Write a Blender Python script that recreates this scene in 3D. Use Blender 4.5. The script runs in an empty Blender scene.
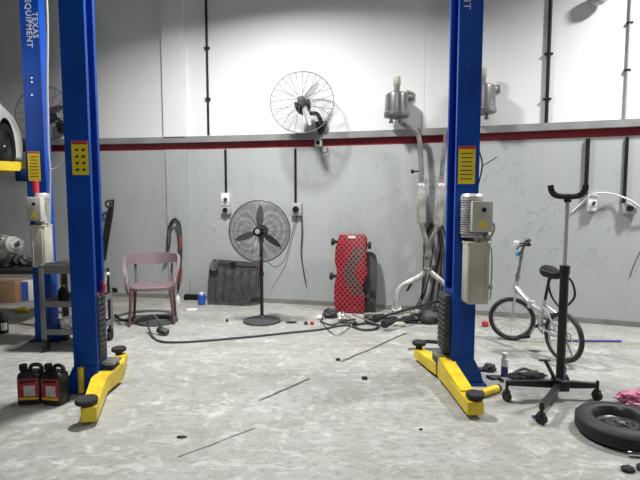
import bpy, bmesh, math, random
from mathutils import Vector, Matrix, Euler, noise as mnoise

sc = bpy.context.scene
COL = sc.collection
PI = math.pi
R = math.radians
V = Vector

# ------------------------------------------------------------------ camera
FPX = 481.0
H = 1.45
PITCH = math.atan(40 / FPX)
CP, SP = math.cos(PITCH), math.sin(PITCH)
cd = bpy.data.cameras.new('camera')
cam = bpy.data.objects.new('camera', cd)
COL.objects.link(cam)
cd.sensor_width = 36
cd.lens = 36 * FPX / 640
cam.location = (0, 0, H)
cam.rotation_euler = (PI / 2 - PITCH, 0, 0)
sc.camera = cam


def ray(px, py):
    u = (px - 320) / FPX
    v = (240 - py) / FPX
    return V((u, CP + v * SP, -SP + v * CP))


def at(px, py, Y):
    d = ray(px, py)
    t = Y / d.y
    return V((d.x * t, Y, H + d.z * t))


def fl(px, py, z=0.0):
    d = ray(px, py)
    t = (z - H) / d.z
    return V((d.x * t, d.y * t, z))


# back wall: a gently curved wall, Y as a function of X
WA, WB, WC = 6.56, -.25, -.018


def W(x):
    if x < -6.9:
        x = -6.9
    return WA + WB * x + WC * x * x


def wall_angle(x):
    return math.atan(WB + 2 * WC * max(x, -6.9))


def wl(px, py, off=0.0):
    """point on the back wall seen at a pixel, standing off by off"""
    d = ray(px, py)
    t = 6.0
    for _ in range(30):
        x = d.x * t
        t = (W(x) - off / math.cos(wall_angle(x))) / d.y
    return V((d.x * t, d.y * t, H + d.z * t))


def wall_off(p, off):
    a = wall_angle(p.x)
    return V((p.x + off * math.sin(a), p.y - off * math.cos(a), p.z))


# --------------------------------------------------------------- materials
def mat(name, col, rough=.5, metal=0.0, var=.0, vscale=6.0, bump=0.0, bscale=60.0, col2=None, spec=None, lo=.35, hi=.65):
    m = bpy.data.materials.new(name)
    m.use_nodes = True
    nt = m.node_tree
    b = nt.nodes['Principled BSDF']
    b.inputs['Roughness'].default_value = rough
    b.inputs['Metallic'].default_value = metal
    if spec is not None:
        b.inputs['Specular IOR Level'].default_value = spec
    c = (*col, 1)
    if col2 is None:
        col2 = tuple(max(0, x * (1 - var)) for x in col)
    tc = nt.nodes.new('ShaderNodeTexCoord')
    n = nt.nodes.new('ShaderNodeTexNoise')
    n.inputs['Scale'].default_value = vscale
    n.inputs['Detail'].default_value = 5
    nt.links.new(tc.outputs['Object'], n.inputs['Vector'])
    mr = nt.nodes.new('ShaderNodeMapRange')
    mr.inputs['From Min'].default_value = lo
    mr.inputs['From Max'].default_value = hi
    nt.links.new(n.outputs['Fac'], mr.inputs['Value'])
    mx = nt.nodes.new('ShaderNodeMix')
    mx.data_type = 'RGBA'
    mx.inputs[6].default_value = c
    mx.inputs[7].default_value = (*col2, 1)
    nt.links.new(mr.outputs['Result'], mx.inputs[0])
    nt.links.new(mx.outputs[2], b.inputs['Base Color'])
    if bump:
        n2 = nt.nodes.new('ShaderNodeTexNoise')
        n2.inputs['Scale'].default_value = bscale
        nt.links.new(tc.outputs['Object'], n2.inputs['Vector'])
        bp = nt.nodes.new('ShaderNodeBump')
        bp.inputs['Strength'].default_value = bump
        bp.inputs['Distance'].default_value = .01
        nt.links.new(n2.outputs['Fac'], bp.inputs['Height'])
        nt.links.new(bp.outputs['Normal'], b.inputs['Normal'])
    return m


class G:
    """tiny node graph helper"""

    def __init__(s, name, rough=.6):
        s.m = bpy.data.materials.new(name)
        s.m.use_nodes = True
        s.nt = s.m.node_tree
        s.b = s.nt.nodes['Principled BSDF']
        s.b.inputs['Roughness'].default_value = rough
        s.tc = s.nt.nodes.new('ShaderNodeTexCoord')
        s.geo = s.nt.nodes.new('ShaderNodeNewGeometry')

    def put(s, sock, v):
        if hasattr(v, 'links'):
            s.nt.links.new(v, sock)
        elif v is not None:
            sock.default_value = v

    def noise(s, scale, detail=4, vec=None, rough=.5, dist=0):
        n = s.nt.nodes.new('ShaderNodeTexNoise')
        n.inputs['Scale'].default_value = scale
        n.inputs['Detail'].default_value = detail
        n.inputs['Roughness'].default_value = rough
        n.inputs['Distortion'].default_value = dist
        s.put(n.inputs['Vector'], vec or s.geo.outputs['Position'])
        return n.outputs['Fac']

    def rng(s, v, a, b, c=0., d=1.):
        n = s.nt.nodes.new('ShaderNodeMapRange')
        s.put(n.inputs['Value'], v)
        for k, x in zip(('From Min', 'From Max', 'To Min', 'To Max'), (a, b, c, d)):
            n.inputs[k].default_value = x
        return n.outputs['Result']

    def math(s, op, a, b=None, clamp=False):
        n = s.nt.nodes.new('ShaderNodeMath')
        n.operation = op
        n.use_clamp = clamp
        s.put(n.inputs[0], a)
        s.put(n.inputs[1], b)
        return n.outputs[0]

    def mix(s, f, a, b):
        n = s.nt.nodes.new('ShaderNodeMix')
        n.data_type = 'RGBA'
        s.put(n.inputs[0], f)
        s.put(n.inputs[6], a if hasattr(a, 'links') else (*a, 1))
        s.put(n.inputs[7], b if hasattr(b, 'links') else (*b, 1))
        return n.outputs[2]

    def mapping(s, scale=(1, 1, 1), rot=(0, 0, 0), loc=(0, 0, 0), vec=None):
        n = s.nt.nodes.new('ShaderNodeMapping')
        s.put(n.inputs['Vector'], vec or s.geo.outputs['Position'])
        n.inputs['Scale'].default_value = scale
        n.inputs['Rotation'].default_value = rot
        n.inputs['Location'].default_value = loc
        return n.outputs[0]

    def xyz(s, vec=None):
        n = s.nt.nodes.new('ShaderNodeSeparateXYZ')
        s.put(n.inputs[0], vec or s.geo.outputs['Position'])
        return n.outputs

    def bump(s, h, strength=.3, dist=.01):
        n = s.nt.nodes.new('ShaderNodeBump')
        n.inputs['Strength'].default_value = strength
        n.inputs['Distance'].default_value = dist
        s.put(n.inputs['Height'], h)
        s.put(s.b.inputs['Normal'], n.outputs[0])

    def color(s, c):
        s.put(s.b.inputs['Base Color'], c)
        return s.m


def floor_material():
    g = G('concrete_floor', .55)
    big = g.noise(.55, 5, rough=.6)
    mid = g.noise(2.3, 6, rough=.65, dist=.4)
    fine = g.noise(14, 5, rough=.7)
    stretched = g.noise(3.0, 6, g.mapping((.35, 1.6, 1), (0, 0, R(20))), rough=.65)
    speck = g.noise(26, 4, g.mapping((.55, 1.2, 1)), rough=.75)
    scrape = g.noise(5.5, 6, g.mapping((.7, 1.5, 1), (0, 0, R(-12))), rough=.72, dist=1.2)
    c = g.mix(g.rng(big, .35, .65), (.315, .320, .302), (.385, .39, .376))
    c = g.mix(g.math('MULTIPLY', g.rng(mid, .46, .62), .7), c, (.265, .265, .243))
    c = g.mix(g.math('MULTIPLY', g.rng(stretched, .52, .68), .55), c, (.235, .215, .18))
    c = g.mix(g.math('MULTIPLY', g.rng(scrape, .53, .66), .55), c, (.62, .625, .61))
    c = g.mix(g.math('MULTIPLY', g.rng(fine, .50, .66), .45), c, (.22, .218, .205))
    c = g.mix(g.math('MULTIPLY', g.rng(speck, .52, .64), .62), c, (.17, .187, .175))
    blot = g.noise(7, 4, rough=.6, dist=.8)
    c = g.mix(g.math('MULTIPLY', g.rng(blot, .57, .66), .40), c, (.60, .605, .585))
    # brownish trodden dirt towards the back left bay
    p = g.xyz()
    left = g.rng(p[0], -2.0, -3.0)
    back = g.rng(p[1], 4.2, 5.4)
    dirt = g.math('MULTIPLY', g.math('MULTIPLY', left, back), g.rng(mid, .30, .6))
    c = g.mix(g.math('MULTIPLY', dirt, .8), c, (.17, .145, .12))
    # grimy strip at the foot of the back wall
    wy = g.math('ADD', g.math('MULTIPLY', p[0], .25), g.math('MULTIPLY', g.math('MULTIPLY', p[0], p[0]), .018))
    dist_w = g.math('SUBTRACT', 6.56, g.math('ADD', p[1], wy))
    grime = g.math('MULTIPLY', g.rng(dist_w, .75, .0), g.rng(stretched, .35, .6))
    c = g.mix(g.math('MULTIPLY', grime, .6), c, (.26, .235, .19))
    # smeared tan stain across the middle of the bay
    st = g.math('MULTIPLY', g.rng(g.math('ABSOLUTE', g.math('SUBTRACT', p[1], 4.75)), .5, .05), g.rng(stretched, .46, .64))
    c = g.mix(g.math('MULTIPLY', st, .6), c, (.25, .225, .18))
    # three open lengths of saw-cut joint in the slab
    line = None
    wob = g.math('MULTIPLY', g.math('SUBTRACT', g.noise(3, 3), .5), .05)
    for pa, pb, hw in (((407, 333), (341, 362), .016), ((309.5, 378.5), (259, 401), .014), ((255, 428), (178, 457), .008)):
        A, B = fl(*pa), fl(*pb)
        L = (B - A).length
        d = (B - A) / L
        px = g.math('SUBTRACT', p[0], A.x)
        py = g.math('SUBTRACT', p[1], A.y)
        al = g.math('ADD', g.math('MULTIPLY', px, d.x), g.math('MULTIPLY', py, d.y))
        ac = g.math('ABSOLUTE', g.math('ADD', wob, g.math('ADD', g.math('MULTIPLY', px, -d.y), g.math('MULTIPLY', py, d.x))))
        sg = g.math('MULTIPLY', g.math('LESS_THAN', ac, hw), g.math('LESS_THAN', g.math('ABSOLUTE', g.math('SUBTRACT', al, L / 2)), L / 2))
        line = sg if line is None else g.math('MAXIMUM', line, sg)
    line = g.math('MULTIPLY', line, g.rng(fine, .25, .5, .35, 1))
    # hairline cracks
    vor = g.nt.nodes.new('ShaderNodeTexVoronoi')
    vor.feature = 'DISTANCE_TO_EDGE'
    vor.inputs['Scale'].default_value = .8
    vv = g.nt.nodes.new('ShaderNodeVectorMath')
    vv.operation = 'ADD'
    g.put(vv.inputs[0], g.geo.outputs['Position'])
    nn = g.nt.nodes.new('ShaderNodeTexNoise')
    nn.inputs['Scale'].default_value = 2.5
    g.put(nn.inputs['Vector'], g.geo.outputs['Position'])
    g.put(vv.inputs[1], nn.outputs['Color'])
    g.put(vor.inputs['Vector'], vv.outputs[0])
    crack = g.math('MULTIPLY', g.math('LESS_THAN', vor.outputs['Distance'], .004), g.rng(big, .45, .6))
    c = g.mix(g.math('MULTIPLY', crack, .25), c, (.15, .14, .13))
    c = g.mix(g.math('MULTIPLY', line, .95), c, (.055, .05, .045))
    g.put(g.b.inputs['Roughness'], g.rng(mid, .3, .7, .42, .68))
    g.bump(g.math('SUBTRACT', fine, line), .22, .008)
    return g.color(c)


def wall_paint(name, base, dark, scuff, scuff_amt, rough=.6):
    g = G(name, rough)
    n = g.noise(.8, 4)
    c = g.mix(g.rng(n, .3, .7), base, dark)
    if scuff_amt:
        p = g.xyz()
        s1 = g.noise(15, 6, g.mapping((1, 1, .8)), rough=.72, dist=1.2)
        s2 = g.noise(1.6, 3)
        s3 = g.noise(30, 3, rough=.6, dist=1.5)
        k = g.math('MULTIPLY', g.rng(s1, .55, .63), g.rng(s2, .42, .58))
        k = g.math('MULTIPLY', k, g.rng(g.math('ABSOLUTE', g.math('SUBTRACT', p[2], 1.3)), 1.0, .3))
        c = g.mix(g.math('MULTIPLY', k, scuff_amt), c, scuff)
        k2 = g.math('MULTIPLY', g.rng(s3, .64, .68), g.rng(s2, .4, .6))
        c = g.mix(g.math('MULTIPLY', k2, scuff_amt * .8), c, scuff)
        drip = g.noise(5, 4, g.mapping((1.0, 1.0, .08)), rough=.6)
        c = g.mix(g.math('MULTIPLY', g.rng(drip, .5, .75), scuff_amt * .18), c, scuff)
    g.bump(g.noise(25, 3), .08, .004)
    return g.color(c)


M = {}
M['floor'] = floor_material()
M['wall_white'] = wall_paint('white_wall_paint', (.80, .81, .81), (.76, .775, .775), None, 0)
M['wall_grey'] = wall_paint('grey_wall_paint', (.425, .448, .45), (.39, .415, .418), (.19, .195, .19), .55)
M['wall_far'] = mat('dim_grey_wall_paint', (.22, .225, .23), .7, var=.1)
M['stripe'] = mat('red_stripe_paint', (.24, .008, .016), .45, var=.25, vscale=3)
M['ledge'] = mat('grey_ledge_paint', (.27, .275, .275), .6, var=.2, vscale=4)
M['base'] = mat('skirting_grey', (.24, .24, .225), .6, var=.3, vscale=3)
M['ceiling'] = mat('ceiling_paint', (.16, .16, .16), .8, var=.05)
M['blue'] = mat('blue_enamel', (.004, .060, .36), .42, var=.25, vscale=3, col2=(.003, .045, .29), spec=.25)
M['bluedark'] = mat('dark_blue_enamel', (.006, .028, .14), .5, var=.3, spec=.25)
M['yellow'] = mat('yellow_enamel', (.70, .52, .02), .42, col2=(.46, .33, .02), vscale=9, lo=.45, hi=.75)
M['sticker'] = mat('yellow_sticker', (.78, .60, .02), .5, var=.1)
M['red'] = mat('red_plastic', (.55, .03, .04), .4, var=.3)
M['black'] = mat('black_plastic', (.011, .011, .012), .5, var=.3, vscale=15, spec=.3)
M['rubber'] = mat('black_rubber', (.018, .018, .019), .75, var=.4, vscale=20, bump=.15)
M['blackmetal'] = mat('black_painted_steel', (.016, .016, .018), .38, var=.3)
M['dgrey'] = mat('dark_grey_plastic', (.06, .06, .062), .6, var=.4, vscale=10)
M['steel'] = mat('worn_steel', (.42, .41, .39), .38, .8, var=.45, vscale=12)
M['chrome'] = mat('polished_chrome', (.72, .72, .73), .16, 1.0)
M['alu'] = mat('cast_aluminium', (.60, .59, .57), .42, .25, var=.5, vscale=9, bump=.3, bscale=30)
M['exhaust'] = mat('weathered_exhaust_steel', (.31, .30, .28), .5, .35, col2=(.17, .15, .13), vscale=9)
M['galv'] = mat('galvanised_steel', (.27, .272, .275), .33, .75, var=.35, vscale=5)
M['cream'] = mat('cream_plastic', (.66, .62, .52), .5, var=.15)
M['creamtank'] = mat('cream_enamel_tank', (.50, .485, .41), .45, var=.25, vscale=4)
M['white'] = mat('white_plastic', (.80, .80, .78), .45, var=.08)
M['ctrl'] = mat('pale_grey_enamel', (.46, .455, .41), .5, var=.1)
M['guard'] = mat('dusty_grey_rubber', (.05, .05, .046), .75, var=.4, vscale=20, bump=.15)
M['tubechrome'] = mat('satin_chrome_tube', (.62, .62, .62), .3, .55)
M['greybox'] = mat('grey_plastic', (.42, .43, .43), .5, var=.1)
M['cart'] = mat('grey_cart_steel', (.20, .205, .20), .5, .25, var=.3, vscale=6)
M['mauve'] = mat('mauve_woven_plastic', (.205, .150, .163), .6, col2=(.14, .098, .108), vscale=70)
M['mauveleg'] = mat('brown_mauve_leg', (.16, .085, .09), .5, var=.3)
M['card'] = mat('cardboard', (.33, .20, .11), .8, var=.2)
M['bluebox'] = mat('blue_print', (.03, .10, .42), .5)
M['fanwire'] = mat('dark_fan_wire', (.10, .10, .10), .45, .5)
M['fanwire2'] = mat('light_grey_fan_wire', (.36, .36, .36), .4, .5)
M['blade'] = mat('dark_fan_blade', (.035, .035, .037), .5)
M['bladel'] = mat('pale_grey_fan_blade', (.50, .51, .51), .4, .1)
M['carwhite'] = mat('white_car_paint', (.82, .82, .80), .2, var=.03)
M['glass'] = mat('dark_car_glass', (.02, .025, .03), .08)
M['silver'] = mat('silver_bike_paint', (.60, .61, .62), .28, .6, var=.15)
M['pinkbag'] = mat('pink_plastic_film', (.62, .16, .30), .3, col2=(.72, .42, .52), vscale=8)
M['purple'] = mat('violet_can_print', (.06, .05, .22), .35, var=.2)
M['bluecan'] = mat('blue_can_print', (.02, .09, .45), .3)
M['cord'] = mat('grey_black_cable', (.05, .05, .052), .55, var=.3)
M['hosegrey'] = mat('pale_grey_hose', (.32, .32, .30), .5)
M['whitecord'] = mat('white_cable', (.62, .62, .60), .45)
M['bluepole'] = mat('blue_stick', (.07, .09, .30), .5)
M['rust'] = mat('red_brown_cable', (.25, .05, .04), .6)
M['rag'] = mat('dark_grey_cloth', (.045, .047, .052), .95, var=.5, vscale=12, bump=.5, bscale=40)
M['teal'] = mat('light_blue_plastic', (.10, .30, .50), .4)
M['tyre'] = mat('tyre_rubber', (.022, .022, .023), .62, var=.35, vscale=30, bump=.12, bscale=90)
M['rimdark'] = mat('dark_grey_steel_rim', (.055, .055, .058), .32, .5, var=.3, vscale=8)
M['ink'] = mat('dark_print', (.05, .04, .02), .6)
M['letter'] = mat('silver_white_lettering', (.55, .58, .62), .5)
M['oiljug'] = mat('black_jug_plastic', (.014, .014, .015), .35)
M['redlabel'] = mat('red_label_print', (.42, .03, .045), .4, var=.3, vscale=20)
M['paper'] = mat('pale_label_panel', (.62, .62, .62), .5, col2=(.40, .40, .41), vscale=40)
M['screen'] = mat('dark_grey_undertray', (.030, .029, .029), .6, col2=(.06, .056, .053), vscale=11, bump=.2)


def creeper_material():
    g = G('red_creeper_plastic', .42)
    o = g.tc.outputs['Object']
    p = g.xyz(o)
    a = g.math('MULTIPLY', g.math('ADD', p[0], g.math('MULTIPLY', p[2], .9)), 15.5)
    b = g.math('MULTIPLY', g.math('SUBTRACT', p[0], g.math('MULTIPLY', p[2], .9)), 15.5)
    fa = g.math('ABSOLUTE', g.math('SUBTRACT', g.math('FRACT', g.math('ADD', a, 40)), .5))
    fb = g.math('ABSOLUTE', g.math('SUBTRACT', g.math('FRACT', g.math('ADD', b, 40)), .5))
    hole = g.math('LESS_THAN', g.math('MAXIMUM', fa, fb), .31)
    # worn, dusty grey patch running diagonally down the bed
    k = g.math('ADD', p[0], g.math('MULTIPLY', g.math('ABSOLUTE', g.math('SUBTRACT', p[2], .02)), -.45))
    k = g.math('ADD', k, g.math('MULTIPLY', g.noise(9, 3, o), .06))
    worn = g.math('MULTIPLY', g.math('LESS_THAN', g.math('ABSOLUTE', g.math('ADD', k, .0)), .085), g.math('LESS_THAN', g.math('ABSOLUTE', g.math('SUBTRACT', p[2], .03)), .30))
    c = g.mix(g.rng(g.noise(6, 3, o), .3, .7), (.42, .025, .042), (.30, .018, .03))
    c = g.mix(g.math('MULTIPLY', worn, .8), c, (.10, .09, .09))
    c = g.mix(hole, c, (.02, .012, .012))
    return g.color(c)


M['creeper'] = creeper_material()


# ------------------------------------------------------------ mesh builder
def frame_from(d):
    d = d.normalized()
    up = V((0, 0, 1)) if abs(d.z) < .95 else V((1, 0, 0))
    x = up.cross(d).normalized()
    return x, d.cross(x).normalized()


class MB:
    def __init__(s):
        s.bm = bmesh.new()
        s.mi = 0

    def _mark(s, n0):
        s.bm.faces.ensure_lookup_table()
        for f in s.bm.faces[n0:]:
            f.material_index = s.mi

    def box(s, c, size, rot=None, bevel=0.0, seg=2):
        t = bmesh.new()
        bmesh.ops.create_cube(t, size=1)
        for v in t.verts:
            v.co = V((v.co.x * size[0], v.co.y * size[1], v.co.z * size[2]))
        if bevel:
            bmesh.ops.bevel(t, geom=t.edges[:], offset=bevel, segments=seg, affect='EDGES', profile=.5)
        m = Matrix.Translation(V(c))
        if rot is not None:
            m = m @ (rot.to_4x4() if isinstance(rot, Matrix) else Euler(rot).to_matrix().to_4x4())
        t.transform(m)
        s.merge(t)
        return s

    def merge(s, t):
        n0 = len(s.bm.faces)
        vm = {v: s.bm.verts.new(v.co) for v in t.verts}
        for f in t.faces:
            try:
                s.bm.faces.new([vm[v] for v in f.verts])
            except ValueError:
                pass
        t.free()
        s._mark(n0)

    def rings(s, rings, closed=False, caps=True):
        n0 = len(s.bm.faces)
        rv = [[s.bm.verts.new(p) for p in r] for r in rings]
        n = len(rv[0])
        m = len(rv)
        for i in range(m if closed else m - 1):
            a, b = rv[i], rv[(i + 1) % m]
            for j in range(n):
                k = (j + 1) % n
                try:
                    s.bm.faces.new((a[j], a[k], b[k], b[j]))
                except ValueError:
                    pass
        if caps and not closed:
            s.bm.faces.new(list(reversed(rv[0])))
            s.bm.faces.new(rv[-1])
        s._mark(n0)
        return s

    def tube(s, pts, r, n=8, closed=False, caps=True):
        pts = [V(p) for p in pts]
        m = len(pts)
        rr = r if isinstance(r, (list, tuple)) else [r] * m
        tang = []
        for i in range(m):
            if closed:
                d = pts[(i + 1) % m] - pts[i - 1]
            else:
                d = pts[min(i + 1, m - 1)] - pts[max(i - 1, 0)]
            tang.append(d.normalized())
        x, y = frame_from(tang[0])
        rings = []
        for i in range(m):
            t = tang[i]
            x = (x - t * x.dot(t)).normalized()
            y = t.cross(x)
            rings.append([pts[i] + (x * math.cos(2 * PI * k / n) + y * math.sin(2 * PI * k / n)) * rr[i] for k in range(n)])
        return s.rings(rings, closed, caps)

    def cyl(s, p0, p1, r0, r1=None, n=20):
        return s.tube([p0, p1], [r0, r0 if r1 is None else r1], n)

    def lathe(s, prof, n=24, m=None, closed=False):
        m = m or Matrix.Identity(4)
        rings = []
        for r, z in prof:
            r = max(r, .0004)
            rings.append([m @ V((r * math.cos(2 * PI * k / n), r * math.sin(2 * PI * k / n), z)) for k in range(n)])
        return s.rings(rings, closed, True)

    def torus(s, Rr, r, m=None, n=40, k=8):
        m = m or Matrix.Identity(4)
        pts = [m @ V((Rr * math.cos(2 * PI * i / n), Rr * math.sin(2 * PI * i / n), 0)) for i in range(n)]
        return s.tube(pts, r, k, closed=True)

    def prism(s, poly, z0, z1, m=None, bevel=0):
        m = m or Matrix.Identity(4)
        t = bmesh.new()
        a = [t.verts.new((x, y, z0)) for x, y in poly]
        b = [t.verts.new((x, y, z1)) for x, y in poly]
        n = len(poly)
        t.faces.new(list(reversed(a)))
        t.faces.new(b)
        for i in range(n):
            j = (i + 1) % n
            t.faces.new((a[i], a[j], b[j], b[i]))
        bmesh.ops.recalc_face_normals(t, faces=t.faces[:])
        if bevel:
            es = [e for e in t.edges if abs(e.verts[0].co.z - e.verts[1].co.z) < 1e-6]
            bmesh.ops.bevel(t, geom=es, offset=bevel, segments=2, affect='EDGES', profile=.5)
        t.transform(m)
        s.merge(t)
        return s

    def blob(s, c, size, seed=0, amp=.25, freq=2.2, sub=3, flat=None):
        t = bmesh.new()
        bmesh.ops.create_icosphere(t, subdivisions=sub, radius=1)
        for v in t.verts:
            k = 1 + amp * mnoise.noise(v.co * freq + V((seed * 7.1, seed * 3.3, 1.7)))
            k += amp * .5 * mnoise.noise(v.co * freq * 2.3 + V((seed, seed * 2, 9)))
            v.co = v.co * k
            v.co = V((v.co.x * size[0], v.co.y * size[1], v.co.z * size[2]))
        c = V(c)
        for v in t.verts:
            v.co += c
            if flat is not None and v.co.z < flat:
                v.co.z = flat
        s.merge(t)
        return s

    def text(s, body, size, m, bold=.0, depth=.001, spacing=1.0):
        cu = bpy.data.curves.new('lettering', 'FONT')
        cu.body = body
        cu.size = size
        cu.align_x = 'CENTER'
        cu.align_y = 'CENTER'
        cu.extrude = depth
        cu.offset = bold
        cu.space_character = spacing
        o = bpy.data.objects.new('lettering', cu)
        COL.objects.link(o)
        dg = bpy.context.evaluated_depsgraph_get()
        me = bpy.data.meshes.new_from_object(o.evaluated_get(dg))
        t = bmesh.new()
        t.from_mesh(me)
        t.transform(m)
        s.merge(t)
        bpy.data.objects.remove(o)
        bpy.data.curves.remove(cu)
        bpy.data.meshes.remove(me)
        return s


OFF = {}


def link(name, mb, mats, parent=None, smooth=35, world=False):
    """finish a mesh. Coordinates are local to the thing (or world when world=True)."""
    bm = mb.bm
    bmesh.ops.recalc_face_normals(bm, faces=bm.faces[:])
    base = V((0, 0, 0))
    root = None
    if parent is not None:
        root = parent
        while root.parent is not None:
            root = root.parent
        if world:
            for v in bm.verts:
                v.co -= root.location
        base = OFF.get(parent, V((0, 0, 0)))
    lo = V((min(v.co.x for v in bm.verts), min(v.co.y for v in bm.verts), min(v.co.z for v in bm.verts)))
    hi = V((max(v.co.x for v in bm.verts), max(v.co.y for v in bm.verts), max(v.co.z for v in bm.verts)))
    c = (lo + hi) / 2
    if parent is None:
        c.z = lo.z
    for v in bm.verts:
        v.co -= c
    me = bpy.data.meshes.new(name)
    bm.to_mesh(me)
    bm.free()
    for m in (mats if isinstance(mats, (list, tuple)) else [mats]):
        me.materials.append(M[m] if isinstance(m, str) else m)
    if smooth:
        for p in me.polygons:
            p.use_smooth = True
        me.set_sharp_from_angle(angle=R(smooth))
    o = bpy.data.objects.new(name, me)
    COL.objects.link(o)
    o.location = c - base
    if parent is not None:
        o.parent = parent
        OFF[o] = c
    return o


def tag(o, label, cat, group=None, kind=None):
    if label:
        o['label'] = label
    if cat:
        o['category'] = cat
    if group:
        o['group'] = group
    if kind:
        o['kind'] = kind
    return o


def thing(name, loc, label, cat, rz=0.0, group=None):
    o = bpy.data.objects.new(name, None)
    COL.objects.link(o)
    o.empty_display_size = .1
    o.location = loc
    o.rotation_euler = (0, 0, rz)
    OFF[o] = V((0, 0, 0))
    return tag(o, label, cat, group)


def struct(name, mb, mats, smooth=30):
    o = link(name, mb, mats, None, smooth)
    o['kind'] = 'structure'
    return o


def smoothpath(pts, n=6, closed=False):
    pts = [V(p) for p in pts]
    m = len(pts)
    out = []
    for i in range(m if closed else m - 1):
        if closed:
            p0, p1, p2, p3 = pts[i - 1], pts[i], pts[(i + 1) % m], pts[(i + 2) % m]
        else:
            p0, p1, p2, p3 = pts[max(i - 1, 0)], pts[i], pts[i + 1], pts[min(i + 2, m - 1)]
        for k in range(n):
            t = k / n
            out.append(.5 * ((2 * p1) + (p2 - p0) * t + (2 * p0 - 5 * p1 + 4 * p2 - p3) * t * t + (3 * p1 - p0 - 3 * p2 + p3) * t ** 3))
    if not closed:
        out.append(pts[-1])
    return out


def axes(x, y, z, loc=(0, 0, 0)):
    m = Matrix.Identity(4)
    for i in range(3):
        m[i][0], m[i][1], m[i][2], m[i][3] = V(x)[i], V(y)[i], V(z)[i], V(loc)[i]
    return m


# ------------------------------------------------------------------ room
CEIL = 6.0
XL, XR, YB = -7.2, 6.0, -3.0
mb = MB()
mb.box(((XL + XR) / 2, 2.4, -.1), (XR - XL + .6, 11.6, .2))
struct('floor', mb, 'floor', 0)
mb = MB()
mb.box(((XL + XR) / 2, 2.4, CEIL + .1), (XR - XL + .6, 11.6, .2))
struct('ceiling', mb, 'ceiling', 0)
mb = MB()
mb.box((XL - .1, 2.4, CEIL / 2), (.2, 11.6, CEIL))
struct('wall_left', mb, 'wall_far', 0)
mb = MB()
mb.box((XR + .1, .8, CEIL / 2), (.2, 8.0, CEIL))
struct('wall_right', mb, 'wall_white', 0)
mb = MB()
mb.box(((XL + XR) / 2, YB - .1, CEIL / 2), (XR - XL, .2, CEIL))
struct('wall_front', mb, 'wall_far', 0)

Z_STR0, Z_STR1, Z_LED = 2.168, 2.262, 2.345


def wall_strip(mb, z0, z1, front, back, x0=XL, x1=XR, n=72):
    rings = []
    for i in range(n + 1):
        x = x0 + (x1 - x0) * i / n
        a = wall_angle(x)
        f = V((x + front * math.sin(a), W(x) - front * math.cos(a), 0))
        b = V((x + back * math.sin(a), W(x) - back * math.cos(a), 0))
        rings.append([V((f.x, f.y, z0)), V((f.x, f.y, z1)), V((b.x, b.y, z1)), V((b.x, b.y, z0))])
    mb.rings(rings)


mb = MB()
mb.mi = 0
wall_strip(mb, 0, Z_STR0, 0, -.25)
mb.mi = 1
wall_strip(mb, Z_STR0, Z_STR1, 0, -.25)
mb.mi = 2
wall_strip(mb, Z_STR1, CEIL, 0, -.25)
struct('wall_back', mb, ['wall_grey', 'stripe', 'wall_white'])
mb = MB()
wall_strip(mb, Z_STR1, Z_LED, .07, -.05)
struct('trim_1', mb, 'ledge')
mb = MB()
wall_strip(mb, 0, .062, .018, -.02)
struct('baseboard_back', mb, 'base')
# pilaster left of the fan, white above the stripe and grey below it
xa, xb = wl(165.5, 100).x, wl(186.5, 100).x
for nm, z0, z1, m, d in (('trim_2', Z_LED, CEIL, 'wall_white', .085), ('trim_3', 0.0, Z_STR0, 'wall_grey', .04)):
    mb = MB()
    wall_strip(mb, z0, z1, d, -.02, xa, xb, 4)
    struct(nm, mb, m)
xs = wl(424, 60).x
mb = MB()
wall_strip(mb, Z_LED, CEIL, .006, -.02, xs - .012, xs + .012, 1)
struct('trim_4', mb, 'wall_white')


# ------------------------------------------------------------- lift posts
TXT = axes((0, 0, -1), (1, 0, 0), (0, -1, 0))


def sticker(root, px0, py0, px1, py1, yf, header, rows):
    a, b = at(px0, py0, yf), at(px1, py1, yf)
    mb = MB()
    cx, cz, w, h = (a.x + b.x) / 2, (a.z + b.z) / 2, b.x - a.x, a.z - b.z
    mb.box((cx, yf - .002, cz), (w, .003, h))
    o = link('warning_sticker', mb, 'sticker', root, 0, world=True)
    o['label'] = 'yellow warning sticker'
    mb = MB()
    mb.box((cx, yf - .0042, cz + h / 2 - header * h / 2 - .002), (w * .96, .0015, header * h))
    link('red_heading', mb, 'red', o, 0, world=True)
    rnd = random.Random(int(px0 * 7))
    k = 0
    for i in range(rows[0]):
        for j in range(rows[1]):
            mb = MB()
            ww = w * .78 / rows[1]
            hh = h * .78 / rows[0]
            x = cx - w * .39 + ww * (j + .5)
            z = cz + h * .5 - header * h - h * .07 - hh * (i + .5)
            if rows[1] == 2:
                # small pictogram: a tilted body with a bar across it
                mb.prism([(-ww * .32, -hh * .10), (ww * .10, -hh * .28), (ww * .34, -hh * .02), (ww * .22, hh * .22), (-ww * .12, hh * .16)], 0, .001,
                         axes((1, 0, 0), (0, 0, 1), (0, -1, 0), (x, yf - .0036, z)))
            else:
                mb.box((x, yf - .0042, z), (ww * rnd.uniform(.75, .98), .0012, hh * .22))
            link('pictogram' if rows[1] == 2 else 'print_line', mb, 'ink', o, 0, world=True)
    return o


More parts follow.
